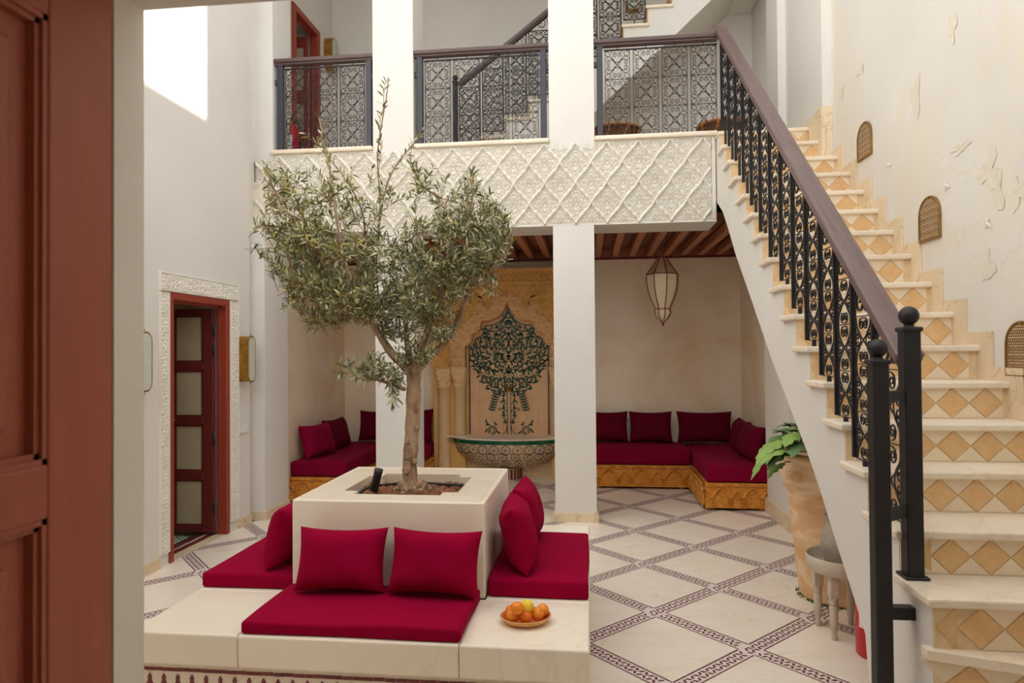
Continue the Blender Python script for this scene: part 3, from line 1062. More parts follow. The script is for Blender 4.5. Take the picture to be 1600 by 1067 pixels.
# --- stair railing
RX = 1.205
sr_t = thing('stair_railing', 'black iron scroll railing with dark wooden handrail on the marble staircase', 'railing', (RX, 2.76, 0.736))
bars = [(4.866, 2.425), (4.616, 2.21), (4.37, 2.027), (4.125, 1.838), (3.887, 1.647), (3.661, 1.461), (3.446, 1.275), (3.233, 1.103), (3.008, 0.92), (2.735, 0.77)]
ext = []
for n in range(14, 8, -1):
    yb = YT[n] + 0.175
    ext.append((yb, ZT[n] + 0.035))
ext = [(6.16, 3.60), (5.90, 3.39), (5.64, 3.19), (5.38, 2.99), (5.12, 2.79), (4.99, 2.60)]
ext = [(6.17, 3.55), (5.885, 3.34), (5.625, 3.14), (5.37, 2.90), (5.118, 2.665)]
ext = [(y, max(zb, max((ZT[n_] for n_ in range(15) if YT[n_] - 0.028 < y and YT[n_ + 1] > y - 0.24), default=0) + 0.02, (ZU + 0.02) if y > 6.14 else 0)) for y, zb in ext]
allb = ext + bars
RAILZ = lambda y: 1.62 + 0.838 * (y - 2.85)
cell_cache = {}


def stair_cell(w, h):
    k = (round(w, 2), round(h, 2))
    if k not in cell_cache: cell_cache[k] = scroll_cell('scroll_panel', k[0], k[1], 0.0022, 0.003, M['iron'], 0.0024, STROKES2)
    return cell_cache[k], w / k[0], h / k[1]


for i, (y, zb) in enumerate(allb[:-1]):
    y2, zb2 = allb[i + 1]
    m = MB(); m.box(RX - 0.011, RX + 0.011, y - 0.009, y + 0.009, zb, RAILZ(y) + 0.01); m.build('bar', M['iron'], sr_t)
    ztop = RAILZ(y2) - 0.01
    n = max(2, round((ztop - zb) / 0.24)); h = (ztop - zb) / n
    w = y - y2 - 0.026
    me, sw, sh = stair_cell(w, h)
    for r in range(n):
        inst('scroll_panel', me, sr_t, (RX, (y + y2) / 2, zb + r * h), (0, 0, pi / 2), (sw, 1, sh))
    # scroll filling the triangle under the handrail
    m = MB()
    H = RAILZ(y) - ztop
    fr = lambda a, z, d: (RX + d, y - 0.013 - a, ztop + z)
    sp = [(0.30 * w + w * 0.27 * (1 - k / 26) ** 0.8 * cos(2.6 - k * 0.42), 0.36 * H + H * 0.34 * (1 - k / 26) ** 0.8 * sin(2.6 - k * 0.42)) for k in range(25)]
    m.ribbon([(0.01 * w, 0.05 * H)] + sp, 0.003, 0.005, fr)
    sp2 = [(0.72 * w + w * 0.16 * (1 - k / 20) * cos(0.6 + k * 0.45), 0.19 * H + H * 0.15 * (1 - k / 20) * sin(0.6 + k * 0.45)) for k in range(19)]
    m.ribbon([(0.55 * w, 0.52 * H)] + sp2, 0.003, 0.005, fr)
    m.build('top_scroll', M['iron'], sr_t)
    # short peg down to the tread
    ym = (y + y2) / 2
    zt = max((ZT[n_] for n_ in range(15) if YT[n_] - 0.028 <= ym <= YT[n_ + 1]), default=zb - 0.05)
    if 0 < zb - zt < 0.3:
        m = MB(); m.box(RX - 0.009, RX + 0.009, ym - 0.009, ym + 0.009, zt + 0.0005, zb); m.build('peg', M['iron'], sr_t)
# newel post with ball
def newel(name, x, y, z0, z1, w, parent, base=True, ball=0.036):
    m = MB(); m.cbox(x - w, x + w, y - w, y + w, z0, z1, 0.004, 1)
    if base: m.cbox(x - w - 0.014, x + w + 0.014, y - w - 0.014, y + w + 0.014, z0, z0 + 0.01, 0.003, 1)
    m.cbox(x - w - 0.007, x + w + 0.007, y - w - 0.007, y + w + 0.007, z1 - 0.004, z1 + 0.014, 0.005, 1)
    o = m.build(name, M['iron'], parent)
    m = MB(); m.smooth = True
    m.lathe([(0.02, 0), (0.016, 0.012)] + [(max(ball * sin(a), 0.0001), 0.012 + ball * 0.9 - ball * cos(a)) for a in np.linspace(0.35, pi, 14)], (x, y, z1 + 0.012), 20)
    m.build('ball_finial', M['iron'], o)
    return o


nw = newel('newel_post', 1.203, 2.69, 0.737, 1.665, 0.03, sr_t)
# slanted handrail
def beam_along(m, p0, p1, wx, hz, b):
    d = Vector(p1) - Vector(p0); L = d.length
    bm = bmesh.new(); bmesh.ops.create_cube(bm, size=1)
    for v in bm.verts: v.co = Vector((v.co.x * wx, v.co.y * L, v.co.z * hz))
    bmesh.ops.bevel(bm, geom=list(bm.edges), offset=b, segments=3, affect='EDGES', profile=0.6)
    R = Matrix.Rotation(atan2(d.z, sqrt(d.x ** 2 + d.y ** 2)), 4, 'X')
    bm.transform(Matrix.Translation((Vector(p0) + Vector(p1)) / 2) @ R)
    m.bm(bm)


m = MB()
y0, y1 = 2.73, 6.33
beam_along(m, (1.222, y0, RAILZ(y0) + 0.036), (1.222, y1 - 0.02, RAILZ(y1 - 0.02) + 0.036), 0.105, 0.05, 0.016)
beam_along(m, (1.215, y0, RAILZ(y0) + 0.004), (1.215, y1 - 0.05, RAILZ(y1 - 0.05) + 0.004), 0.06, 0.026, 0.006)
m.build('handrail', M['rail'], sr_t)
# outer post standing beside the stair foot, with cross bars
lp = newel('outer_post', 1.055, 2.605, 0.0, 1.545, 0.029, sr_t, True, 0.034)
for z in (1.42, 0.985):
    m = MB()
    bmx = bmesh.new(); bmesh.ops.create_cube(bmx, size=1)
    d = Vector((1.2 - 1.08, 2.69 - 2.605, 0)); L = d.length
    for v in bmx.verts: v.co = Vector((v.co.x * L, v.co.y * 0.03, v.co.z * 0.04))
    bmx.transform(Matrix.Translation((1.13, 2.65, z)) @ Matrix.Rotation(atan2(d.y, d.x), 4, 'Z')); m.bm(bmx)
    m.build('cross_bar', M['iron'], sr_t)
m = MB(); m.box(1.08, 1.1795, 2.62, 2.66, 0.60, 0.645); m.build('wall_bracket', M['iron'], sr_t)

# ------------------------------------------------------------------ second flight behind the gallery
SY = 7.4
st2 = thing('upper_staircase', 'white upper flight of stairs with marble treads behind the balustrades', 'staircase', (-0.3, SY, ZU))
NX = lambda k: -1.19 + 0.262 * k
NZ = lambda k: 4.01 + 0.193 * k
poly = []
for k in range(-1, 11):
    poly += [(NX(k) + 0.03, NZ(k - 1) - 0.03 if k > -1 else ZU), (NX(k) + 0.03, NZ(k) - 0.03)]
poly += [(2.02, NZ(10) - 0.03), (2.02, NZ(10) - 0.18)]
s0 = at(944, 162, Y=SY); s1 = at(1114, 0, Y=SY)
sl = (s1.z - s0.z) / (s1.x - s0.x)
xe = s1.x + (5.72 - s1.z) / sl
poly += [(xe, 5.74), (s0.x + (ZU - s0.z) / sl, ZU)]
m = MB(); m.prism(poly, lambda p: (p[0], SY, p[1]), lambda p: (p[0], YB - 0.005, p[1]))
fix_normals(m.build('stringer', M['white'], st2))
m = MB(); m.box(xe - 0.1, 2.02, SY, YB - 0.005, 5.74, NZ(10) - 0.03); m.build('landing_slab', M['white'], st2)
for k in range(-1, 11):
    m = MB(); m.cbox(NX(k) - 0.0, NX(k + 1) + 0.04, SY - 0.03, YB - 0.006, NZ(k) - 0.032, NZ(k), 0.008); m.build('tread', M['tread'], st2)
    zr0 = NZ(k - 1) if k > -1 else ZU + 0.001
    m = MB(); m.box(NX(k) + 0.02, NX(k) + 0.031, SY - 0.012, YB - 0.006, zr0, NZ(k) - 0.032); m.build('riser', M['ochre'], st2)
up_t = thing('upper_stair_railing', 'black iron scroll railing climbing the upper flight behind the middle balustrade', 'railing', (NX(-1), SY + 0.03, ZU))
RY = SY - 0.012
r0 = at(719.5, 131, Y=RY); r1 = at(853, 22, Y=RY)
rs_ = (r1.z - r0.z) / (r1.x - r0.x)
RZ2 = lambda x: r0.z + rs_ * (x - r0.x)
newel('newel_post', r0.x - 0.06, RY, ZU + 0.002, 4.63, 0.026, up_t, False, 0.032)
me2 = None
for k in range(-1, 7):
    xa = NX(k) + 0.02; xb = NX(k + 1)
    zb = NZ(k) + 0.05
    zt = RZ2(xa) - 0.03
    w = xb - xa - 0.012
    n = 3; h = (zt - zb) / n
    if me2 is None: me2 = scroll_cell('scroll_panel', w, h, 0.0024, 0.005, M['iron'], 0.004); h2 = h
    for r in range(n): inst('scroll_panel', me2, up_t, ((xa + xb) / 2, RY, zb + r * h), (0, 0, 0), (1, 1, h / h2))
    m = MB()
    W = xb - xa; H = RZ2(xb) - zt
    fr = lambda a, z, d: (xa + a, RY + d, zt + z)
    sp = [(0.66 * W + W * 0.26 * (1 - q / 26) ** 0.8 * cos(0.5 + q * 0.42), 0.40 * H + H * 0.34 * (1 - q / 26) ** 0.8 * sin(0.5 + q * 0.42)) for q in range(25)]
    m.ribbon([(0.99 * W, 0.05 * H)] + sp, 0.0032, 0.006, fr)
    m.build('top_scroll', M['iron'], up_t)
    m = MB(); m.box(xa + W * 0.5 - 0.006, xa + W * 0.5 + 0.006, RY - 0.006, RY + 0.006, NZ(k), zb); m.build('peg', M['iron'], up_t)
    m = MB(); m.box(xb - 0.008, xb + 0.004, RY - 0.007, RY + 0.007, zb, RZ2(xb) - 0.01); m.build('bar', M['iron'], up_t)
m = MB()
xa, xb = r0.x - 0.02, NX(7)
d = Vector((xb - xa, 0, RZ2(xb) - RZ2(xa)))
bmx = bmesh.new(); bmesh.ops.create_cube(bmx, size=1)
for v in bmx.verts: v.co = Vector((v.co.x * d.length, v.co.y * 0.09, v.co.z * 0.055))
bmesh.ops.bevel(bmx, geom=list(bmx.edges), offset=0.014, segments=2, affect='EDGES')
bmx.transform(Matrix.Translation(((xa + xb) / 2, RY, (RZ2(xa) + RZ2(xb)) / 2)) @ Matrix.Rotation(-atan2(d.z, d.x), 4, 'Y')); m.bm(bmx)
m.build('handrail', M['railx'], up_t)


# ------------------------------------------------------------------ marble bench round the planter
BX0, BX1, BY0, BY1, BZ = -1.94, -0.01, 2.64, 4.52, 0.43
PX0, PX1, PY0, PY1, PZ = -1.452, -0.50, 3.14, 4.08, 0.882
bench = thing('marble_bench', 'cream marble bench with red mosaic base around the olive planter', 'bench', (-0.975, 3.6, 0))
for (x0, x1, y0, y1) in ((BX0, -1.462, BY0, PY0), (-1.46, -0.53, BY0, PY0), (-0.528, BX1, BY0, PY0), (BX0, PX0, PY0 + 0.001, PY1), (PX1, BX1, PY0 + 0.001, PY1), (BX0, BX1, PY1 + 0.001, BY1)):
    m = MB(); m.cbox(x0, x1, y0, y1, BZ - 0.135, BZ, 0.010, 3); m.build('bench_slab', M['marble'], bench)
m = MB(); m.box(BX0 + 0.018, BX1 - 0.018, BY0 + 0.018, BY1 - 0.018, 0.001, BZ - 0.135); m.build('base', M['tread'], bench)


def tile_band(face):
    """red border tiles and merlons on one vertical face of the base; face = (origin, direction, length, outward normal)"""
    o, d, L, nrm = face
    P = lambda a, z, k: tuple(Vector(o) + Vector(d) * a + Vector((0, 0, z)) + Vector(nrm) * k)
    a = 0.0
    while a < L - 0.01:
        b = min(a + rng.uniform(0.034, 0.052), L)
        m = MB(); zz = 0.276 + rng.uniform(-0.0008, 0.0008)
        m.prism([(a + 0.001, zz - 0.0125), (b - 0.0015, zz - 0.0125 + rng.uniform(-.0006, .0006)), (b - 0.0015, zz + 0.001), (a + 0.001, zz)], lambda p: P(p[0], p[1], 0.0), lambda p: P(p[0], p[1], 0.004))
        fix_normals(m.build('border_tile', M['redtile'], bench)); a = b
    for a0 in (0.0, L - 0.013):
        z = 0.262
        while z > 0.03:
            h = rng.uniform(0.032, 0.046)
            m = MB(); m.prism([(a0, z - h + 0.002), (a0 + 0.013, z - h + 0.002), (a0 + 0.013, z), (a0, z)], lambda p: P(p[0], p[1], 0.0), lambda p: P(p[0], p[1], 0.004))
            fix_normals(m.build('border_tile', M['redtile'], bench)); z -= h
    n = int((L - 0.06) / 0.0625)
    half = [(0.0045, 0.250), (0.0045, 0.242), (0.009, 0.240), (0.009, 0.233), (0.0065, 0.231), (0.0075, 0.222), (0.013, 0.210), (0.022, 0.200), (0.029, 0.194), (0.029, 0.180), (0.020, 0.168), (0.020, 0.120), (0.029, 0.108), (0.029, 0.095)]
    for k in range(n):
        c = 0.03 + (L - 0.06) * (k + 0.5) / n
        poly = [(c + x, z) for x, z in half] + [(c - x, z) for x, z in half[::-1]]
        m = MB(); m.prism(poly, lambda p: P(p[0], p[1], 0.0), lambda p: P(p[0], p[1], 0.004))
        fix_normals(m.build('merlon_tile', M['redtile'], bench))


tile_band(((BX0 + 0.018, BY0 + 0.018, 0), (1, 0, 0), BX1 - BX0 - 0.036, (0, -1, 0)))
tile_band(((BX1 - 0.018, BY0 + 0.018, 0), (0, 1, 0), BY1 - BY0 - 0.036, (1, 0, 0)))

# ------------------------------------------------------------------ planter
planter = thing('marble_planter', 'square cream marble planter box filled with brown soil in the bench', 'planter', (-0.976, 3.61, BZ))
zb = BZ + 0.001
m = MB(); m.cbox(PX0, PX1, PY0, PY0 + 0.03, zb, PZ, 0.008, 3); m.build('side_slab', M['marble'], planter)
m = MB(); m.cbox(PX0, PX1, PY1 - 0.03, PY1, zb, PZ, 0.008, 3); m.build('side_slab', M['marble'], planter)
m = MB(); m.cbox(PX0, PX0 + 0.03, PY0 + 0.03, PY1 - 0.03, zb, PZ, 0.008, 3); m.build('side_slab', M['marble'], planter)
m = MB(); m.cbox(PX1 - 0.03, PX1, PY0 + 0.03, PY1 - 0.03, zb, PZ, 0.008, 3); m.build('side_slab', M['marble'], planter)
hx0, hx1, hy0, hy1, nt = -1.275, -0.675, 3.30, 3.862, 0.075
zt0, zt1 = PZ - 0.075, PZ - 0.002
for (x0, x1, y0, y1) in ((PX0 + 0.03, PX1 - 0.03, PY0 + 0.03, hy0), (PX0 + 0.03, PX1 - 0.03, hy1, PY1 - 0.03), (PX0 + 0.03, hx0, hy0, hy1), (hx1, PX1 - 0.03, hy0, hy1),
                         (hx0, hx0 + nt, hy0, hy0 + nt), (hx1 - nt, hx1, hy0, hy0 + nt), (hx0, hx0 + nt, hy1 - nt, hy1), (hx1 - nt, hx1, hy1 - nt, hy1)):
    m = MB(); m.box(x0, x1, y0, y1, zt0, zt1); m.build('top_slab', M['tread'], planter)
n_ = 70
P = np.zeros((n_, n_, 3))
gx = np.linspace(hx0 + 0.003, hx1 - 0.003, n_); gy = np.linspace(hy0 + 0.003, hy1 - 0.003, n_)
nz = rng.normal(0, 1, (n_, n_))
nz2 = np.kron(rng.normal(0, 1, (14, 14)), np.ones((5, 5)))
P[..., 0], P[..., 1] = np.meshgrid(gx, gy, indexing='ij')
P[..., 2] = 0.829 + 0.005 * nz + 0.008 * nz2 + 0.02 * np.exp(-((P[..., 0] + 0.98) ** 2 + (P[..., 1] - 3.62) ** 2) / 0.012)
m = MB(); m.grid(P); m.build('soil', M['soil'], planter, smooth=True, kind='stuff')
m = MB()
for k in range(170):
    x, y = rng.uniform(hx0 + 0.02, hx1 - 0.02), rng.uniform(hy0 + 0.02, hy1 - 0.02)
    r = rng.uniform(0.004, 0.013)
    bmx = bmesh.new(); bmesh.ops.create_icosphere(bmx, subdivisions=1, radius=r)
    for v in bmx.verts: v.co *= rng.uniform(0.7, 1.2)
    bmx.transform(Matrix.Translation((x, y, 0.826 + r * 0.4))); m.bm(bmx)
m.build('soil_crumbs', M['soil'], planter, kind='stuff')

# spot light and hose in the planter
sp = at(584, 773, Z=0.83)
spot = thing('garden_spotlight', 'small black spotlight on a spike in the planter soil', 'spotlight', sp)
m = MB(); m.smooth = True
ax = Vector((0.10, 0.05, 0.99)).normalized()
p0 = sp + Vector((0, 0, 0.022)); p1 = p0 + Vector((0.03, 0.0, 0.118))
m.tube([p0 - (p1 - p0) * 0.02, p0, p0 + (p1 - p0) * 0.82, p0 + (p1 - p0) * 0.83, p1], [0.016, 0.0225, 0.0225, 0.0235, 0.0235], 20)
m.build('lamp_head', M['blackplastic'], spot)
m = MB(); m.tube([sp + Vector((0, 0, -0.02)), sp + Vector((0, 0, 0.025))], [0.004, 0.009], 8); m.build('spike', M['blackplastic'], spot)
m = MB(); m.box(sp.x + 0.012, sp.x + 0.017, sp.y - 0.008, sp.y + 0.008, sp.z - 0.005, sp.z + 0.04); m.build('bracket', M['blackplastic'], spot)
hz = 0.846
pts = [at(u, v, Z=hz) for u, v in ((560, 772), (570, 764), (583, 759), (600, 757.5), (618, 756), (640, 752), (668, 755), (690, 756.5), (712, 757.5), (722, 758.5), (729, 763), (732, 768), (724, 773))]
m = MB(); m.smooth = True; m.tube(pts, 0.0075, 8)
o = m.build('irrigation_hose', M['hose'], None); tag(o, 'black irrigation hose lying on the planter soil', 'hose')
m = MB(); m.smooth = True; m.tube([at(720, 772, Z=hz), at(712, 771.5, Z=hz)], 0.009, 8); m.build('end_cap', M['red'], o)

# ------------------------------------------------------------------ cushions
def mattress_mesh(w, d, h, mat, seed=0, b=0.016, sag=0.004):
    bm = bmesh.new(); bmesh.ops.create_cube(bm, size=1)
    for v in bm.verts: v.co = Vector((v.co.x * w, v.co.y * d, v.co.z * h))
    bmesh.ops.bevel(bm, geom=list(bm.edges), offset=min(b, h * 0.42), segments=3, affect='EDGES', profile=0.6)
    for ax_, s_ in (('x', w), ('y', d)):
        k = max(4, int(s_ / 0.06))
        for q in range(1, k):
            co = [0, 0, 0]; no = [0, 0, 0]; i = 'xy'.index(ax_)
            co[i] = -s_ / 2 + s_ * q / k; no[i] = 1
            bmesh.ops.bisect_plane(bm, geom=list(bm.verts) + list(bm.edges) + list(bm.faces), plane_co=co, plane_no=no)
    r_ = np.random.default_rng(seed); ph = r_.uniform(0, 6, 6)
    for v in bm.verts:
        x, y, z = v.co
        f = 1 if z > 0 else 0.0
        puff = (1 - (2 * x / w) ** 4) * (1 - (2 * y / d) ** 4)
        v.co.z += f * (puff * 0.007 + sag * (sin(5.1 * x + ph[0]) * sin(4.3 * y + ph[1]) + 0.5 * sin(11 * x + ph[2] + 7 * y)))
        if abs(x) > w / 2 - 0.02: v.co.x += 0.003 * sin(9 * y + ph[3])
        if abs(y) > d / 2 - 0.02: v.co.y += 0.003 * sin(8 * x + ph[4])
    m = MB(); m.smooth = True; m.bm(bm)
    return m.mesh('seat_cushion', mat)


def mattress(label, x0, x1, y0, y1, z0, h, mat, seed, group, **kw):
    o = bpy.data.objects.new('seat_cushion', mattress_mesh(x1 - x0, y1 - y0, h, mat, seed, **kw))
    COL.objects.link(o); o.location = ((x0 + x1) / 2, (y0 + y1) / 2, z0 + h / 2 + 0.002)
    return tag(o, label, 'cushion', group)


def pillow_mesh(w, h, t, mat, seed=0, nu=34, nv=26):
    """standing pillow: x width, z height from 0, y thickness"""
    r_ = np.random.default_rng(seed); ph = r_.uniform(0, 6.28, 12)
    U = np.sin(np.linspace(-pi / 2, pi / 2, nu)); V = np.sin(np.linspace(-pi / 2, pi / 2, nv))
    P = np.zeros((2, nu, nv, 3))
    for side, sg in ((0, -1), (1, 1)):
        for i, u in enumerate(U):
            for j, v in enumerate(V):
                x = u * w / 2 * (1 - 0.075 * (1 - v * v) * abs(u)); z = v * h / 2 * (1 - 0.11 * (1 - u * u) * abs(v))
                th = (max(1 - u ** 4, 0) * max(1 - v ** 4, 0)) ** 0.55
                edge = (abs(u) ** 6 + abs(v) ** 6)
                wr = 0.05 * edge * (sin(9 * u + ph[0] + 6 * v) * 0.5 + 0.5 * sin(17 * v + ph[1] - 11 * u)) * (1 - abs(u) ** 12) * (1 - abs(v) ** 12)
                lump = 0.045 * sin(2.6 * u + ph[2] + sg) * sin(2.9 * v + ph[3]) + 0.03 * sin(6 * u + 4 * v + ph[4 + side])
                P[side, i, j] = (x, sg * t / 2 * th * (1 + lump) + sg * t * wr * th, z + h / 2)
    m = MB(); m.smooth = True
    m.grid(P[0]); m.grid(P[1], flip=True)
    me = m.mesh('cushion', mat)
    bm = bmesh.new(); bm.from_mesh(me); bmesh.ops.remove_doubles(bm, verts=bm.verts, dist=0.0004); bmesh.ops.recalc_face_normals(bm, faces=bm.faces)
    for f in bm.faces: f.smooth = True
    bm.to_mesh(me); bm.free()
    return me


def pillow(label, w, h, t, loc, rz, lean, mat, seed, group, roll=0.0):
    o = bpy.data.objects.new('cushion', pillow_mesh(w, h, t, mat, seed))
    COL.objects.link(o); o.rotation_mode = 'XYZ'
    R = Matrix.Rotation(rz, 4, 'Z') @ Matrix.Rotation(-lean, 4, 'X') @ Matrix.Rotation(roll, 4, 'Y')
    zmin = min((R @ v.co).z for v in o.data.vertices)
    o.matrix_world = Matrix.Translation((loc[0], loc[1], loc[2] - zmin + 0.013)) @ R
    return tag(o, label, 'cushion', group)


G1 = 'crimson seat cushions on the marble bench'; G2 = 'crimson back cushions against the planter'
C_ = M['crimson']
mattress('crimson seat cushion on the front of the bench, before the two side-by-side pillows', -1.452, -0.522, 2.655, 3.125, BZ, 0.052, C_, 1, G1, b=0.014)
mattress('crimson seat cushion on the bench side facing the staircase', -0.492, -0.014, 3.165, 4.04, BZ, 0.082, C_, 2, G1)
mattress('crimson seat cushion on the bench side facing the red door', -1.936, -1.458, 3.165, 4.04, BZ, 0.072, C_, 3, G1)
zt = BZ + 0.054
xc = lambda u, y: at(u, 880, Y=y).x
pillow('crimson pillow on the front bench cushion, the one farther from the fruit bowl', 0.425, 0.29, 0.15, (xc(531, 3.0), 2.985, zt), 0.04, radians(17), C_, 11, G2, 0.0)
pillow('crimson pillow on the front bench cushion, the one nearer the fruit bowl', 0.425, 0.29, 0.15, (xc(677, 3.0), 2.975, zt), -0.03, radians(18), C_, 12, G2, 0.015)
pillow('crimson pillow leaning on the planter side toward the stairs, nearer the fruit bowl', 0.42, 0.325, 0.17, (-0.325, 3.40, BZ + 0.083), radians(90) + 0.1, radians(14), C_, 13, G2)
pillow('crimson pillow leaning on the planter side toward the stairs, behind another pillow', 0.42, 0.33, 0.16, (-0.33, 3.825, BZ + 0.083), radians(90) - 0.05, radians(13), C_, 14, G2)
pillow('crimson pillow leaning on the planter side that faces the red door', 0.42, 0.31, 0.15, (-1.615, 3.40, BZ + 0.073), radians(-90), radians(14), C_, 15, G2)

# ------------------------------------------------------------------ fruit bowl
bc = at(821.5, 972, Z=BZ)
bowl = thing('fruit_bowl', 'small oval clay bowl holding oranges on the bench', 'bowl', bc)
m = MB(); m.smooth = True
prof = [(0.0, 0.004), (0.05, 0.004), (0.085, 0.014), (0.104, 0.031), (0.108, 0.035)]
m.lathe([(0.0, 0.001), (0.055, 0.001), (0.09, 0.008), (0.112, 0.030), (0.1095, 0.033), (0.106, 0.031), (0.098, 0.022), (0.083, 0.012), (0.05, 0.007), (0.0, 0.0065)], (0, 0, 0), 40, sx=1.0, sy=0.84)
m.mi = [1 if 5 <= k // 40 else 0 for k in range(len(m.f))]
tilt = lambda p: (p[0] * cos(0.22) - p[1] * sin(0.22) + bc.x, p[0] * sin(0.22) + p[1] * cos(0.22) + bc.y, p[2] + 0.0 * p[0] + bc.z + 0.001)
m.v = [tilt(p) for p in m.v]
fix_normals(m.build('bowl_body', [M['clay'], M['clay_in']], bowl))


def fruit(name, u, v, z, r, mat, label, cat, group, seed):
    p = at(u, v, Z=BZ + z)
    bm = bmesh.new(); bmesh.ops.create_uvsphere(bm, u_segments=24, v_segments=16, radius=r)
    r_ = np.random.default_rng(seed); ph = r_.uniform(0, 6, 3)
    for w in bm.verts:
        d = w.co.normalized()
        w.co *= 1 + 0.012 * sin(3 * d.x + ph[0]) * sin(3 * d.y + ph[1])
        if d.z > 0.93: w.co.z -= r * 0.6 * (d.z - 0.93)
        if cat == 'quince': w.co *= 1 + 0.05 * sin(5 * atan2(d.y, d.x)) * (1 - abs(d.z)) + 0.06 * max(d.z, 0)
    m = MB(); m.smooth = True; m.bm(bm)
    o = bpy.data.objects.new(name, m.mesh(name, mat)); COL.objects.link(o)
    o.location = p; o.rotation_euler = tuple(r_.uniform(0.2, 1.2, 3))
    tag(o, label, cat, group)
    m = MB(); m.lathe([(0.0035, r * 0.955), (0.003, r * 0.99), (0.0, r * 0.995)], n=6)
    b = bpy.data.objects.new('stem_button', m.mesh('stem_button', M['stem'])); COL.objects.link(b); b.parent = o
    return o


GF = 'oranges in the clay bowl'
fruit('orange', 801.5, 961.5, 0.0445, 0.0285, M['orange'], 'orange at the front of the bowl, on the end nearest the crimson pillows', 'orange', GF, 1)
fruit('orange', 821, 963, 0.0445, 0.0285, M['orange'], 'orange at the front middle of the bowl', 'orange', GF, 2)
fruit('orange', 839.5, 959, 0.045, 0.0285, M['orange'], 'orange at the front of the bowl, on the side toward the stairs', 'orange', GF, 3)
fruit('orange', 848, 953, 0.0445, 0.027, M['orange'], 'orange at the bowl end nearest the stairs', 'orange', GF, 4)
fruit('orange', 799, 955, 0.0445, 0.027, M['orange'], 'orange half hidden behind two others in the bowl', 'orange', GF, 5)
fruit('orange', 808, 950, 0.0885, 0.0275, M['orange'], 'topmost orange on the pile in the bowl', 'orange', GF, 6)
fruit('quince', 823.5, 947, 0.083, 0.027, M['lemon'], 'yellow quince on top of the oranges in the bowl', 'quince', None, 7)

# ------------------------------------------------------------------ carved sofas in the alcoves
def carved_front(parent, name, o, d, nrm, L, H):
    """carved bench front: arcade of twin colonnettes under pointed arches between beaded rails"""
    nx = max(24, int(L / 0.0075)); nzv = 44
    A, Z = np.meshgrid(np.linspace(0, L, nx), np.linspace(0, H, nzv), indexing='ij')
    n = max(1, round(L / 0.36)); Un = L / n
    x = (A % Un) - Un / 2
    ax = np.abs(x)
    z = Z / H
    h = 0.32 * arab2(x, Z, 0.07)
    for (cx, wv, zt) in ((0.0, Un * 0.27, 0.80), (Un / 2, Un * 0.16, 0.66)):
        dx = np.abs(ax - cx) if cx == 0 else np.abs(ax - Un / 2)
        zc = zt * H; zs = 0.42 * H
        inside = np.clip((zc - Z) / (zc - zs), 0, 1) ** 0.6 * wv
        line = dx - np.where(Z < zs, wv, inside)
        sel = (Z > 0.14 * H) & (Z < zc + 0.008)
        h = np.where(sel, np.maximum(h * (1 - np.clip(1.6 - np.abs(line) / 0.016, 0, 1)), np.clip(1.7 - np.abs(line) / 0.008, 0, 1)), h)
    col = np.abs(ax - Un * 0.30)
    cs = (Z > 0.15 * H) & (Z < 0.42 * H)
    h = np.where(cs & (np.abs(col) < 0.022), 0.55 + 0.45 * np.cos(col * 2 * pi / 0.022), h)
    cap = (Z > 0.40 * H) & (Z < 0.47 * H) & (col < 0.028)
    h = np.where(cap, 1.0, h)
    rail_ = (z < 0.12) | (z > 0.88)
    bead = 0.75 + 0.25 * np.sin(A * 2 * pi / 0.016)
    bz = np.where(z < 0.5, np.abs(z - 0.07), np.abs(z - 0.93))
    h = np.where(rail_, np.where(bz < 0.03, bead, 0.8), h)
    Pn = np.zeros((nx, nzv, 3))
    for k in range(3): Pn[..., k] = o[k] + d[k] * A + nrm[k] * (0.001 + 0.027 * h)
    Pn[..., 2] += Z
    m = MB(); m.grid(Pn, flip=(Vector(d).cross(Vector((0, 0, 1))).dot(Vector(nrm)) < 0))
    m.build(name, M['orange_wood'], parent)


def sofa_base(label, parts, faces, feet, loc):
    t = thing('sofa_base', label, 'sofa', loc)
    for (x0, x1, y0, y1) in parts:
        m = MB(); m.box(x0, x1, y0, y1, 0.028, 0.272); m.build('plinth', M['orange_wood'], t)
    for (x, y) in feet:
        m = MB(); m.cbox(x - 0.03, x + 0.03, y - 0.03, y + 0.03, 0.0, 0.028, 0.006, 1); m.build('foot', M['orange_wood'], t)
    for f in faces: carved_front(t, 'carved_panel', *f, 0.243)
    return t


AY, BYs = 6.872, 7.86
R0, R1 = 1.135, 1.848
sofa_base('honey carved wood corner seat base in the alcove with the lantern', ((R0, R1, AY, YB - 0.003), (0.02, R0 - 0.001, BYs, YB - 0.003)),
          (((R0, AY, 0.028), (1, 0, 0), (0, -1, 0), 0.60), ((R0, AY, 0.028), (0, 1, 0), (-1, 0, 0), BYs - AY), ((0.02, BYs, 0.028), (1, 0, 0), (0, -1, 0), R0 - 0.02)),
          ((R0 + 0.05, AY + 0.05), (1.69, AY + 0.05), (R0 - 0.1, BYs + 0.05), (0.1, BYs + 0.05)), (1.0, 8.0, 0))
L0, L1, L2 = -3.197, -2.56, -1.99
sofa_base('honey carved wood corner seat base behind the olive planter', ((L0, L1, AY, YB - 0.003), (L1 + 0.001, L2, BYs, YB - 0.003)),
          (((L0, AY, 0.028), (1, 0, 0), (0, -1, 0), L1 - L0), ((L1, AY, 0.028), (0, 1, 0), (1, 0, 0), BYs - AY), ((L1, BYs, 0.028), (1, 0, 0), (0, -1, 0), L2 - L1), ((L2, BYs, 0.028), (0, 1, 0), (1, 0, 0), YB - BYs - 0.01)),
          ((L0 + 0.05, AY + 0.05), (L1 - 0.05, AY + 0.05), (L2 - 0.05, BYs + 0.05)), (-2.6, 8.0, 0))
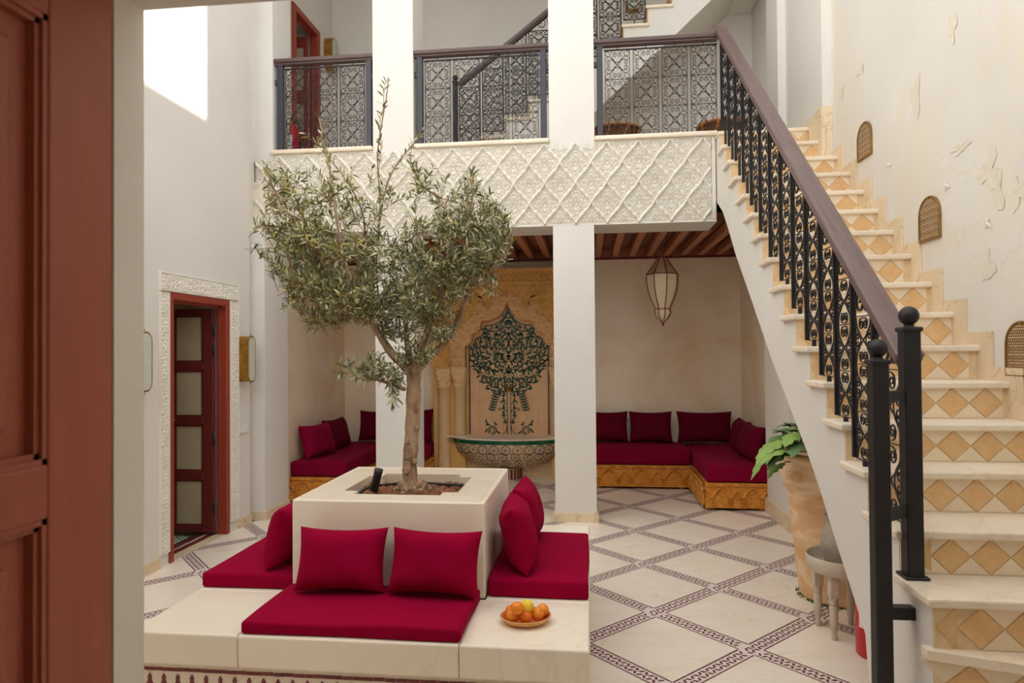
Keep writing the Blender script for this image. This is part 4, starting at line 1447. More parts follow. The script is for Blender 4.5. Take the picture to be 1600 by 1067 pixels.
GV = 'burgundy seat cushions of the alcove sofas'; GB = 'burgundy back cushions of the alcove sofas'
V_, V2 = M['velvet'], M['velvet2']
mattress('burgundy velvet seat cushion jutting from the wall behind the potted plant', R0 + 0.015, R1 - 0.002, AY - 0.012, YB - 0.01, 0.274, 0.17, V_, 21, GV, b=0.03)
mattress('long burgundy velvet seat cushion along the wall under the lantern', 0.03, R0 - 0.0, BYs - 0.015, YB - 0.01, 0.274, 0.185, V_, 22, GV, b=0.03)
mattress('burgundy velvet seat cushion jutting out beside the white half pillar', L0 + 0.003, L1 - 0.01, AY - 0.012, YB - 0.01, 0.274, 0.16, V_, 23, GV, b=0.03)
mattress('short burgundy velvet seat cushion against the wall behind the olive trunk', L1 + 0.0, L2 - 0.005, BYs - 0.015, YB - 0.01, 0.274, 0.17, V_, 24, GV, b=0.03)
zs = 0.462
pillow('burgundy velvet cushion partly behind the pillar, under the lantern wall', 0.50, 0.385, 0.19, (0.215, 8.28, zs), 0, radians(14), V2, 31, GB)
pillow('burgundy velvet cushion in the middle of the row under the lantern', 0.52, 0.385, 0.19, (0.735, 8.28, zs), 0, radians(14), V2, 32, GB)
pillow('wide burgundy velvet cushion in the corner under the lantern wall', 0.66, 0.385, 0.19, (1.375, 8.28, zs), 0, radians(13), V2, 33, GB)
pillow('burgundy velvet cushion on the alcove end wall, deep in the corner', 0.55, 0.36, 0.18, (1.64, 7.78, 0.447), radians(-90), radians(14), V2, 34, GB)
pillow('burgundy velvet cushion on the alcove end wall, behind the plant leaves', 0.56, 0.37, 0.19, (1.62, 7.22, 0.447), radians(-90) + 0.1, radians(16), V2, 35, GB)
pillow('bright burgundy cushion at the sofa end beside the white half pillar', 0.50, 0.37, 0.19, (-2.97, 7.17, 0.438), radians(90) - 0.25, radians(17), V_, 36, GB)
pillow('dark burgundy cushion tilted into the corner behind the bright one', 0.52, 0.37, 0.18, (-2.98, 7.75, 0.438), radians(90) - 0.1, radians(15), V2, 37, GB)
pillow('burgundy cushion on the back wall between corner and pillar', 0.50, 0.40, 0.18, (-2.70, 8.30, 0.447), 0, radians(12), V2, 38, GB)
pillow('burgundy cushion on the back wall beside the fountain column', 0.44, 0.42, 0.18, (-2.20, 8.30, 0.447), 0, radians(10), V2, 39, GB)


# ------------------------------------------------------------------ wall fountain
FC, FYF, FYB = -1.02, 8.30, 8.455       # centre, stucco front, tile panel plane
fount = thing('wall_fountain', 'ochre stucco wall fountain with green tree tile panel and mosaic basin', 'fountain', (FC, FYB, 0))
pt = lambda u, v: (lambda p: (p.x - FC, p.z))(at(u, v, Y=FYF))


def arcpts(a, b, bulge, n=8):
    """2d arc from a to b; bulge>0 bows to the left of a->b"""
    ax, az = a; bx, bz = b
    mx, mz = (ax + bx) / 2, (az + bz) / 2
    dx, dz = bx - ax, bz - az
    nx, nz_ = -dz, dx
    out = []
    for k in range(n + 1):
        t_ = k / n
        w = 4 * t_ * (1 - t_) * bulge
        out.append((ax + dx * t_ + nx * w, az + dz * t_ + nz_ * w))
    return out


def chain(*segs):
    out = []
    for s_ in segs: out += s_ if not out else s_[1:]
    return out


def resample(pts, n):
    d = [0]
    for a, b in zip(pts, pts[1:]): d.append(d[-1] + sqrt((a[0] - b[0]) ** 2 + (a[1] - b[1]) ** 2))
    xs = np.linspace(0, d[-1], n)
    return np.stack([np.interp(xs, d, [p[0] for p in pts]), np.interp(xs, d, [p[1] for p in pts])], -1)


Z_SP = 1.40
# right half outlines, from apex down to the springing (x >= 0)
inner = chain(arcpts((0.0, 2.215), (0.31, 1.985), -0.20, 12), arcpts((0.31, 1.985), (0.335, 1.955), 0.0, 2), arcpts((0.335, 1.955), (0.435, 1.825), -0.22, 8),
              arcpts((0.435, 1.825), (0.455, 1.80), 0.0, 2), arcpts((0.455, 1.80), (0.54, 1.66), -0.22, 8), [(0.54, 1.66), (0.54, Z_SP)])
outer = chain(arcpts((0.0, 2.40), (0.075, 2.30), -0.25, 6), arcpts((0.075, 2.30), (0.215, 2.135), 0.22, 8), arcpts((0.215, 2.135), (0.29, 2.27), -0.1, 5), arcpts((0.29, 2.27), (0.36, 2.20), -0.35, 6),
              arcpts((0.36, 2.20), (0.40, 2.13), 0.2, 4), arcpts((0.40, 2.13), (0.56, 1.98), -0.18, 6), arcpts((0.56, 1.98), (0.73, 1.80), -0.15, 6), [(0.73, 1.80), (0.735, Z_SP)])
ni = 340
I = resample(inner, ni); O = resample(outer, ni)


def full(c): return np.concatenate([c[::-1] * np.array([-1, 1]), c[1:]])


def relief_strip(name, A, B, ya, k, ns, mat, p=0.05, depth=0.016):
    n = len(A)
    Pn = np.zeros((n, ns, 3))
    for j in range(ns):
        s_ = j / (ns - 1)
        Q = A * (1 - s_) + B * s_
        h = arab2(Q[:, 0], Q[:, 1], p)
        e = min(s_, 1 - s_) * ns
        if e < 2: h = np.ones(n) * 0.9
        Pn[:, j, 0] = FC + Q[:, 0]; Pn[:, j, 1] = ya - depth * h; Pn[:, j, 2] = Q[:, 1]
    m = MB(); m.grid(Pn, flip=k)
    o = m.build(name, mat, fount)
    return fix_normals(o)


Fi, Fo = full(I), full(O)
relief_strip('arch_band', Fi, Fo, FYF + 0.03, False, 44, M['tan_stucco'], 0.125, 0.024)
# intrados of the ogee arch, and the step between band and spandrel
for nm, Cv, ya, yb2, mt in (('arch_reveal', Fi, FYF + 0.028, FYB, M['ochre_stucco']), ('spandrel_edge', Fo, FYF - 0.074, FYF + 0.03, M['tan_stucco'])):
    Pn = np.zeros((len(Cv), 2, 3)); Pn[:, 0] = np.c_[FC + Cv[:, 0], np.full(len(Cv), ya), Cv[:, 1]]; Pn[:, 1] = np.c_[FC + Cv[:, 0], np.full(len(Cv), yb2), Cv[:, 1]]
    m = MB(); m.grid(Pn); m.build(nm, mt, fount)
# spandrel between the lobed arch and the rectangular frame
HWF, ZT_ = 0.95, 2.445
Rr = np.zeros_like(O)
for k in range(ni):
    x, z = O[k]
    t_ = k / (ni - 1)
    c = 0.5
    if t_ < c: Rr[k] = (HWF * t_ / c, ZT_)
    else: Rr[k] = (HWF, ZT_ + (Z_SP - ZT_) * (t_ - c) / (1 - c))
relief_strip('spandrel', Fo, full(Rr), FYF - 0.055, False, 110, M['ochre_stucco'], 0.11, 0.018)
# carved band on top
nx, nz2_ = 260, 26
A, Zz = np.meshgrid(np.linspace(-HWF, HWF, nx), np.linspace(2.455, 2.60, nz2_), indexing='ij')
u_ = (A % 0.145) - 0.0725
rr = np.sqrt(u_ ** 2 + (Zz - 2.528) ** 2); th = np.arctan2(Zz - 2.528, u_)
h = np.clip(np.cos(4 * th) * 1.2 + 0.6, 0, 1) * (rr < 0.062) * (rr > 0.012) + 0.4 * arab(u_, Zz, 0.05) * (rr >= 0.062)
h[:, :2] = 1; h[:, -2:] = 1
Pn = np.stack([FC + A, FYF - 0.045 - 0.026 * h, Zz], -1)
m = MB(); m.grid(Pn); m.build('carved_band', M['ochre_stucco'], fount)
m = MB(); m.box(FC - HWF, FC + HWF, FYF - 0.085, FYF + 0.05, 2.60, 2.625); m.box(FC - HWF, FC + HWF, FYF - 0.08, FYF + 0.05, 2.442, 2.456); m.build('cornice', M['ochre_stucco'], fount)
m = MB()
m.box(FC - HWF, FC - 0.545, FYF + 0.045, YB - 0.004, 0.0, 2.44); m.box(FC + 0.545, FC + HWF, FYF + 0.045, YB - 0.004, 0.0, 2.44); m.box(FC - HWF, FC + HWF, FYF + 0.04, YB - 0.004, 2.41, 2.60)
m.build('jamb', M['ochre_stucco'], fount)
# colonnettes with carved capitals
for sx in (-1, 1):
    for cx, z0, r in ((0.81, 0.002, 0.078), (0.615, 0.545, 0.066)):
        X = FC + sx * cx
        m = MB(); m.smooth = True
        m.lathe([(r * 1.15, z0), (r * 1.15, z0 + 0.03), (r, z0 + 0.05), (r, 1.135), (r * 1.15, 1.142), (r * 1.15, 1.155), (r, 1.16)], (X, FYF + 0.03, 0), 24)
        c = m.build('column', M['column'], fount)
        m = MB(); m.smooth = False
        n_t, n_z = 40, 16
        Pn = np.zeros((n_t + 1, n_z, 3))
        for i in range(n_t + 1):
            a = 2 * pi * i / n_t
            for j in range(n_z):
                z = j / (n_z - 1)
                sq = max(abs(cos(a)), abs(sin(a)))
                rad = r * 1.05 * (1 - z) + (0.098 / max(sq, 0.75)) * z if z > 0.3 else r * (1.05 + 0.1 * z)
                rad += 0.008 * (0.5 + 0.5 * cos(10 * a + 4 * sin(z * 8))) * (1 if 0.05 < z < 0.9 else 0)
                Pn[i, j] = (X + rad * cos(a), FYF + 0.03 + rad * sin(a), 1.16 + 0.225 * z)
        m.grid(Pn); m.build('capital', M['tan_stucco'], c)
        m = MB(); m.cbox(X - 0.1, X + 0.1, FYF - 0.06, FYF + 0.12, 1.385, 1.402, 0.004, 1); m.build('abacus', M['tan_stucco'], c)
# tile panel: square tiles as parts
tz = [0.53 + 0.168 * k for k in range(10)]
for r_ in range(10):
    for c_ in range(7):
        x0 = FC - 0.525 + 0.15 * c_; x1 = x0 + 0.1485
        z0 = tz[r_]; z1 = z0 + 0.1665
        m = MB(); m.box(x0, x1, FYB, FYB + 0.012, z0, z1); m.build('panel_tile', M['tanpanel'], fount)
m = MB(); m.box(FC - 0.545, FC + 0.545, FYB + 0.011, FYB + 0.03, 0.5, 2.4); m.build('panel_backing', M['joint'], fount)
# green border following the arch
ins = resample([(x * 0.945, z - 0.06 if x < 0.5 else z) for x, z in inner[:-1]] + [(0.505, 1.64), (0.505, 0.535)], 90)
fi = full(ins)
m = MB(); fr = lambda x, z, y: (FC + x, FYB - 0.003 + y, z)
for a, b in zip(fi, fi[1:]):
    m.ribbon([tuple(a), tuple(a + (b - a) * 0.94)], 0.0085, 0.003, fr)
m.build('green_border', M['green'], fount, kind='stuff')
# tree of life inlay, mirrored
m = MB()


def inlay_leaf(x, z, ang, L, w, curl):
    for sx in (1, -1):
        up_, dn = [], []
        for k in range(6):
            t_ = k / 5
            a = ang + curl * (t_ - 0.3)
            px = x + L * t_ * cos(a); pz = z + L * t_ * sin(a)
            ww = w * sin(pi * min(t_ * 0.85 + 0.12, 1)) * (1 - 0.3 * t_)
            up_.append((sx * (px - sin(a) * ww), pz + cos(a) * ww)); dn.append((sx * (px + sin(a) * ww), pz - cos(a) * ww))
        vs = [fr(q[0], q[1], -0.0025) for q in up_ + dn]
        fs = [(k, k + 1, 6 + k + 1, 6 + k) for k in range(5)]
        m.add(vs, fs)


def inlay_line(pts, w=0.0045):
    for sx in (1, -1):
        m.ribbon([(sx * x, z) for x, z in pts], w, 0.0022, fr)


r2 = np.random.default_rng(5)
crown_c = (0.0, 1.56)
zcap = lambda x: 2.08 - 0.35 * (x / 0.46) ** 1.5 - 0.10 * min(1, x / 0.12)
placed = []
for it in range(6000):
    x, z = r2.uniform(0.0, 0.475), r2.uniform(1.06, 2.08)
    low = 1.08 + 0.36 * max(0, (x - 0.16) / 0.31) ** 1.6
    hi_ = np.interp(x, fi[len(fi) // 2:, 0], fi[len(fi) // 2:, 1]) - 0.03 if x < 0.49 else 1.6
    if z > hi_ or z < low: continue
    if any((x - a) ** 2 + (z - b) ** 2 < 0.0325 ** 2 for a, b in placed): continue
    placed.append((x, z))
for q, (x, z) in enumerate(placed):
    ang = atan2(z - 1.12, x + 0.0001) + r2.uniform(-0.9, 0.9)
    if z < 1.3: ang = atan2(z - 1.6, x) * 0.6 + r2.uniform(-0.5, 0.5)
    inlay_leaf(x, z, ang, r2.uniform(0.052, 0.072), 0.016, r2.choice((-1, 1)) * r2.uniform(0.8, 1.8))
    if q % 2 == 0:
        a2 = ang + r2.uniform(-0.3, 0.3)
        inlay_line([(max(0.001, x - 0.05 * cos(a2 + 0.5 * (t_ - 1)) * (1 - t_)), z - 0.05 * sin(a2 + 0.5 * (t_ - 1)) * (1 - t_)) for t_ in np.linspace(0, 1, 5)], 0.003)
# stem, pendant sprigs and the curls at the foot
inlay_line([(0.022, 0.545), (0.022, 1.1)], 0.005)
inlay_line([(0.022, 0.66), (0.04, 0.58), (0.085, 0.548)], 0.005)
for z in (0.70, 0.79, 0.88, 0.97, 1.04):
    for a in (0.5, -0.6): inlay_leaf(0.03 + 0.02 * (z > 0.75), z, a, 0.055, 0.015, 1.0)
for cx, cz in ((0.05, 0.93), (0.075, 0.83), (0.12, 0.86), (0.10, 0.95), (0.07, 0.76), (0.04, 0.84)):
    inlay_line([(cx + 0.014 * cos(a), cz + 0.014 * sin(a)) for a in np.linspace(0, 2 * pi, 9)], 0.004)
for k in range(7):
    t_ = k / 6
    inlay_leaf(0.16 + 0.06 * t_, 1.06 - 0.20 * t_, -0.3, 0.055, 0.015, 1.2); inlay_leaf(0.16 + 0.06 * t_, 1.06 - 0.20 * t_, -2.4, 0.055, 0.015, -1.2)
inlay_line([(0.15, 1.1), (0.18, 1.0), (0.225, 0.85)], 0.004)
for r_ in (0.052, 0.03): inlay_line([(0.215 + r_ * cos(a), 0.595 + r_ * sin(a)) for a in np.linspace(-0.9, 5.0, 18)], 0.006)
for q in ((0.15, 0.66, 0.4), (0.30, 0.655, 2.6), (0.11, 0.56, 0.1), (0.27, 0.68, 0.6), (0.3, 0.56, 1.6)): inlay_leaf(q[0], q[1], q[2], 0.07, 0.014, 0.8)
m.build('tree_inlay', M['green'], fount, kind='stuff')
sp_ = MB(); sp_.smooth = True
sp_.lathe([(0.0, 0.05), (0.014, 0.048), (0.018, 0.03), (0.022, 0.012), (0.032, 0.008), (0.034, 0.0)], n=16)
sp_.v = [(FC + 0.0 + x, FYB - 0.006 - z, 1.115 + y) for x, y, z in sp_.v]
sp_.build('spout', M['gold'], fount)
# low wall under the rim with slanting tiles
bz_ = MB(); bz_.box(FC - HWF, FC + HWF, FYF + 0.15, YB - 0.01, 0.0, 0.5); bz_.build('lower_wall', M['joint'], fount)
m0 = MB(); m0.box(-0.036, 0.036, -0.004, 0.0, -0.017, 0.017); tile_me = m0.mesh('wall_tile', M['base'])
for i in range(-14, 15):
    for j in range(-1, 12):
        x = i * 0.072 + (j % 2) * 0.036; z = 0.02 + j * 0.044
        if abs(x) < HWF - 0.05 and 0.03 < z < 0.47 and abs(x) > 0.12:
            inst('wall_tile', tile_me, fount, (FC + x, FYF + 0.149, z), (0, radians(45 if (i + j) % 2 else -45), 0), (0.62, 1, 0.9))
# marble rim, green glazed edge, mosaic bowl, foot
RWX, RDY = 0.735, 0.42
ell = [(FC + RWX * cos(a), FYB - RDY * sin(a)) for a in np.linspace(0, pi, 41)]
m = MB(); m.prism([(x, y) for x, y in ell], lambda p: (p[0], p[1], 0.512), lambda p: (p[0], p[1], 0.530))
fix_normals(m.build('rim_slab', M['tread'], fount))
for sx in (-1, 1):
    m = MB(); m.cbox(FC + sx * 0.63 - 0.13, FC + sx * 0.63 + 0.13, FYF - 0.09, FYF + 0.13, 0.531, 0.547, 0.004, 1); m.build('column_foot', M['tread'], fount)
# water surface? dry basin: shallow dished top
nt_ = 44
for k in range(nt_):
    a0, a1 = pi * k / nt_ + 0.004, pi * (k + 1) / nt_ - 0.004
    m = MB()
    pts = [(FC + (RWX - 0.01) * cos(a), FYB - (RDY - 0.01) * sin(a)) for a in (a0, (a0 + a1) / 2, a1)] + [(FC + (RWX - 0.03) * cos(a), FYB - (RDY - 0.03) * sin(a)) for a in (a1, a0)]
    m.prism(pts, lambda p: (p[0], p[1], 0.462), lambda p: (p[0], p[1], 0.5115))
    fix_normals(m.build('rim_tile', M['greentile'], fount))
bowl_p = lambda a, t_: (FC + (RWX - 0.025) * (cos(t_) ** 0.85) * cos(a), FYB - (RDY - 0.02) * (cos(t_) ** 0.85) * sin(a), 0.462 - 0.335 * (sin(t_) ** 1.05))
Pn = np.array([[bowl_p(a, t_) for t_ in np.linspace(0.0, 1.32, 20)] for a in np.linspace(0, pi, 50)])
m = MB(); m.grid(Pn); fix_normals(m.build('basin', M['bowl_base'], fount, smooth=True))
m = MB()


def on_bowl(a, t_, k=0.0025):
    p = Vector(bowl_p(a, t_)); e = 1e-3
    ta = Vector(bowl_p(a + e, t_)) - p; tb = Vector(bowl_p(a, t_ + e)) - p
    n = ta.cross(tb).normalized()
    if n.y > 0: n = -n
    return p + n * k, ta.normalized(), n


def rosette(a, t_, R, kind):
    p, ex, n = on_bowl(a, t_)
    ey = n.cross(ex)
    q = lambda r, th: tuple(p + (ex * cos(th) + ey * sin(th)) * r)
    c1, c2 = ((0, 1), (1, 2), (2, 0), (0, 2))[kind % 4]
    m.cur = c2; m.add([q(R * 0.2, 2 * pi * k / 8) for k in range(8)], [tuple(range(8))])
    for k in range(12):
        th = 2 * pi * k / 12
        m.cur = c1 if kind % 2 else c2
        m.add([q(R * 0.32, th), q(R * 0.45, th + 0.13), q(R * 0.56, th), q(R * 0.45, th - 0.13)], [(0, 1, 2, 3)])
        m.cur = c1
        m.add([q(R * 0.70, th - 0.17), q(R * 0.98, th - 0.12), q(R * 0.98, th + 0.12), q(R * 0.70, th + 0.17)], [(0, 1, 2, 3)])
        m.cur = 1
        th += pi / 12
        m.add([q(R * 0.62, th), q(R * 0.68, th + 0.07), q(R * 0.76, th), q(R * 0.68, th - 0.07)], [(0, 1, 2, 3)])


kk = 0
for row, (t_, nr, off) in enumerate(((0.22, 15, 0), (0.50, 13, 0.5), (0.79, 11, 0), (1.06, 7, 0.5))):
    for k in range(nr):
        a = pi * (k + 0.5 + off * 0.5) / nr
        if 0.12 < a < pi - 0.12:
            rosette(a, t_, 0.070 - 0.005 * row, kk); kk += 1
            p_ = on_bowl(a + pi / nr / 2, t_ + 0.13)
            p, ex, n = p_; ey = n.cross(ex); m.cur = 1
            m.add([tuple(p + ex * 0.014), tuple(p + ey * 0.014), tuple(p - ex * 0.014), tuple(p - ey * 0.014)], [(0, 1, 2, 3)])
m.build('rosette_mosaic', [M['mos_dark'], M['mos_gold'], M['mos_brown']], fount, kind='stuff')
m = MB(); m.lathe([(0.16, 0.001), (0.16, 0.135)], (FC, FYB - 0.02, 0), 20, pi, 2 * pi); fix_normals(m.build('foot', M['bowl_base'], fount))
for k in range(11):
    a = pi + pi * (k + 0.5) / 11
    m = MB(); c, s_ = cos(a), sin(a)
    m.prism([(-0.016, 0.004), (0.016, 0.004), (0.016, 0.125), (-0.016, 0.125)], lambda p: (FC + 0.161 * c - p[0] * s_, FYB - 0.02 + 0.161 * s_ + p[0] * c, p[1]), lambda p: (FC + 0.166 * c - p[0] * s_, FYB - 0.02 + 0.166 * s_ + p[0] * c, p[1]))
    fix_normals(m.build('foot_tile', M['redtile'], fount))

# ------------------------------------------------------------------ pendant lantern
lx, ly = at(1035, 430, Y=7.4).x, 7.4
lan = thing('pendant_lantern', 'hexagonal pale cloth lantern with dark red frame hanging from the beamed ceiling', 'lantern', (lx, ly, 1.85))
m = MB(); m.smooth = True; m.lathe([(0.062, 2.868), (0.062, 2.853), (0.03, 2.842), (0.0, 2.84)][::-1], (lx, ly, 0), 20); m.build('ceiling_cup', M['lanternframe'], lan)
m = MB(); m.tube([(lx, ly, 2.842), (lx, ly, 2.595)], 0.006, 8); m.build('rod', M['lanternframe'], lan)
prof_top = [(0.046, 2.60), (0.176, 2.415)]
prof_mid = [(0.176 * (1 - t_) + 0.078 * t_ + 0.028 * sin(pi * t_), 2.415 - 0.372 * t_) for t_ in np.linspace(0, 1, 9)]
prof_bot = [(0.078, 2.043), (0.088, 2.015), (0.085, 1.985), (0.062, 1.945), (0.025, 1.91), (0.006, 1.895)]
ph0 = radians(-90 + 9)
for prof, nm, mt in ((prof_top, 'top_shade', M['lanterntop']), (prof_mid, 'shade', M['lanternfabric']), (prof_bot, 'bottom_shade', M['lanternfabric'])):
    for k in range(8):
        a0, a1 = ph0 + k * pi / 4, ph0 + (k + 1) * pi / 4
        Pn = np.array([[(lx + 0.985 * r * cos(a), ly + 0.985 * r * sin(a), z) for r, z in prof] for a in (a0, a1)])
        m = MB(); m.grid(Pn); fix_normals(m.build(nm + '_panel', mt, lan))
m = MB()
for k in range(8):
    a = ph0 + k * pi / 4
    m.tube([(lx + r * cos(a), ly + r * sin(a), z) for r, z in prof_top + prof_mid[1:] + prof_bot[1:]], 0.0052, 6)
for r, z in ((0.176, 2.415), (0.078, 2.043), (0.046, 2.60)):
    m.tube([(lx + r * cos(ph0 + k * pi / 4), ly + r * sin(ph0 + k * pi / 4), z) for k in range(8)], 0.0052, 6, closed=True)
m.build('frame', M['lanternframe'], lan)
m = MB(); m.smooth = True; m.lathe([(0.0, 1.852), (0.008, 1.862), (0.014, 1.878), (0.009, 1.892), (0.006, 1.905)], (lx, ly, 0), 12); m.build('finial', M['lanternframe'], lan)

# ------------------------------------------------------------------ wall lamps
def stadium(w, h, n=10):
    r = w / 2
    return [(r * cos(a), h / 2 - r + r * sin(a)) for a in np.linspace(0, pi, n)] + [(r * cos(a), -h / 2 + r + r * sin(a)) for a in np.linspace(pi, 2 * pi, n)]


def capsule_lamp(label, base, out, w=0.17, h=0.42, dep=0.105, group='capsule wall lamps'):
    """base: point on the wall, out: unit vector away from the wall"""
    t = thing('wall_lamp', label, 'lamp', base, group=group)
    o = Vector(out); s_ = Vector((-o.y, o.x, 0)); B = Vector(base)
    P = lambda p, k: tuple(B + s_ * p[0] + Vector((0, 0, p[1])) + o * k)
    st = stadium(w, h)
    m = MB(); m.prism(st, lambda p: P(p, 0.001), lambda p: P(p, dep)); fix_normals(m.build('body', M['brass'], t))
    m = MB(); st2 = stadium(w - 0.016, h - 0.016); m.prism(st2, lambda p: P(p, dep - 0.004), lambda p: P(p, dep + 0.006)); fix_normals(m.build('glass', M['frost'], t))
    m = MB(); m.tube([P(p, dep + 0.002) for p in st], 0.005, 6, closed=True); m.build('rim', M['brass'], t)
    for sg in (1, -1):
        m = MB(); m.smooth = True
        z0 = sg * h / 2
        m.tube([P((0, z0), dep * 0.9), P((0, z0 + sg * 0.012), dep * 0.9), P((0, z0 + sg * 0.016), dep * 0.9), P((0, z0 + sg * 0.024), dep * 0.9)], [0.004, 0.004, 0.008, 0.002], 8); m.build('knob', M['gold'], t)
    return t


yc1 = (at(390, 560, X=-3.09).y + at(399.3, 560, X=-3.09).y) / 2 - 0.01
w1 = at(399.3, 560, X=-3.09).y - at(390, 560, X=-3.09).y
capsule_lamp('brass capsule wall lamp between the red door and the white half pillar', (XL, yc1, 1.545), (1, 0, 0), max(0.13, w1))
capsule_lamp('capsule wall lamp half hidden by the near wall edge, before the red door', (XL, at(240, 565, X=-3.09).y - 0.08, 1.545), (1, 0, 0), max(0.13, w1))
capsule_lamp('brass capsule wall lamp above the left balustrade, past the upper red door', (-3.35, 8.30, 5.455), (1, 0, 0))
capsule_lamp('brass capsule wall lamp high on the back wall above the upper stairs', (at(989, 5, Y=8.5).x, YB, at(989, 5, Y=8.5).z + 0.07), (0, -1, 0))
# air conditioner in the left alcove
ac = thing('air_conditioner', 'white air conditioner high on the alcove wall behind the olive leaves', 'air conditioner', (XL, 7.2, 2.36))
m = MB(); m.cbox(XL + 0.001, XL + 0.19, 6.87, 7.66, 2.36, 2.63, 0.03, 3); m.build('housing', M['label'], ac)
m = MB()
for y in (6.868, 7.662):
    m.tube([(XL + x, y, z) for x, z in ((0.01, 2.62), (0.14, 2.625), (0.175, 2.6), (0.185, 2.5), (0.17, 2.385), (0.12, 2.365), (0.01, 2.365))], 0.006, 6)
m.build('edge_seal', M['blackplastic'], ac)
m = MB(); m.box(XL + 0.13, XL + 0.193, 6.92, 7.6, 2.363, 2.38); m.build('air_flap', M['blackplastic'], ac)

# pierced brass plates on the right wall
for lab, u, v in (('pierced brass arched wall light high beside the top steps', 1352.5, 219), ('pierced brass arched wall light beside the middle of the stairs', 1454.5, 341), ('pierced brass arched wall light at the picture edge near the lower steps', 1600, 545)):
    c = at(u, v, X=XR)
    t = thing('pierced_wall_light', lab, 'wall light', c, group='pierced brass wall lights along the stairs')
    w, h = 0.245, 0.262
    arch = [(w / 2 * cos(a), 0.0 + (h / 2) * sin(a) ** 0.8 if 0 < a < pi else 0) for a in np.linspace(0, pi, 17)]
    arch = [(x, z + 0.0) for x, z in arch] + [(-w / 2, -h / 2), (w / 2, -h / 2)]
    P = lambda p, k: (XR - k, c.y - p[0], c.z + p[1])
    m = MB(); m.prism(arch, lambda p: P(p, 0.0), lambda p: P(p, 0.012)); fix_normals(m.build('plate', M['bronze'], t))
    m = MB(); m.tube([P((x * 0.97, z * 0.97), 0.012) for x, z in arch], 0.006, 6, closed=True); m.build('rim', M['bronze'], t)
    m = MB()
    for i in range(-6, 7):
        for j in range(-8, 9):
            x, z = i * 0.0155 + (j % 2) * 0.0077, j * 0.0135
            top_ = (h / 2) * max(0, 1 - (2 * x / w) ** 2) ** 0.42
            if abs(x) < w / 2 - 0.018 and -h / 2 + 0.018 < z < top_ - 0.018:
                r = 0.0032 + 0.0016 * ((i * 3 + j * 5) % 3) / 2
                m.add([P((x + r * cos(a), z + r * sin(a)), 0.0128) for a in np.linspace(0, 2 * pi, 7)[:-1]], [tuple(range(6))])
    m.build('lit_hole_dots', M['pale'], t, kind='stuff')  # pale discs on the plate, colour stands in for light in the holes
    m = MB(); m.smooth = True
    for p in ((0, h / 2 - 0.012), (w / 2 - 0.014, -h / 2 + 0.014), (-w / 2 + 0.014, -h / 2 + 0.014)):
        m.lathe([(0.005, 0), (0.004, 0.004), (0, 0.005)], (0, 0, 0), 8)
        k0 = len(m.v) - 24
        m.v[k0:] = [P((p[0] + x, p[1] + y), 0.014 + z) for x, y, z in m.v[k0:]]
    m.build('screws', M['gold'], t, kind='stuff')
# crown sconce on the upper pier
cs = at(1240, 40, Y=6.85)
t = thing('crown_sconce', 'black crown shaped ring under a pale half round wall shade on the upper pier', 'wall light', (cs.x, 6.85, cs.z))
rr_ = 0.062
m = MB(); m.smooth = True; m.lathe([(rr_ - 0.004, -0.02), (rr_ - 0.004, 0.42)], (cs.x, 6.848, cs.z), 20, pi, 2 * pi); m.build('shade', M['lanternfabric'], t)
m = MB()
for k in range(8):
    a0, a1 = pi + pi * k / 8, pi + pi * (k + 1) / 8; am = (a0 + a1) / 2
    q = lambda a, z, r=rr_: (cs.x + r * cos(a), 6.848 + r * sin(a), cs.z + z)
    m.add([q(a0, -0.045), q(a1, -0.045), q(a1, -0.01), q(am, 0.035 if k % 2 else 0.022), q(a0, -0.01)], [(0, 1, 2, 3, 4)])
    r2_ = rr_ - 0.003
    m.add([q(a0, -0.045, r2_), q(a1, -0.045, r2_), q(a1, -0.01, r2_), q(am, 0.035 if k % 2 else 0.022, r2_), q(a0, -0.01, r2_)], [(4, 3, 2, 1, 0)])
m.tube([(cs.x + rr_ * cos(a), 6.848 + rr_ * sin(a), cs.z - 0.045) for a in np.linspace(pi, 2 * pi, 14)], 0.004, 6)
m.build('crown_ring', M['iron'], t)
m = MB(); m.box(cs.x + 0.02, cs.x + 0.035, 6.80, 6.849, cs.z - 0.05, cs.z - 0.01); m.build('bracket', M['iron'], t)

# switch plate
t = thing('light_switch', 'white double light switch beside the red door frame', 'switch', (XL, 5.885, 0.895))
m = MB(); m.cbox(XL + 0.001, XL + 0.01, 5.805, 5.965, 0.855, 0.935, 0.003, 1); m.build('plate', M['plate'], t)
for y in (5.845, 5.925):
    m = MB(); m.cbox(XL + 0.01, XL + 0.015, y - 0.03, y + 0.03, 0.868, 0.922, 0.002, 1); m.build('rocker', M['label'], t)

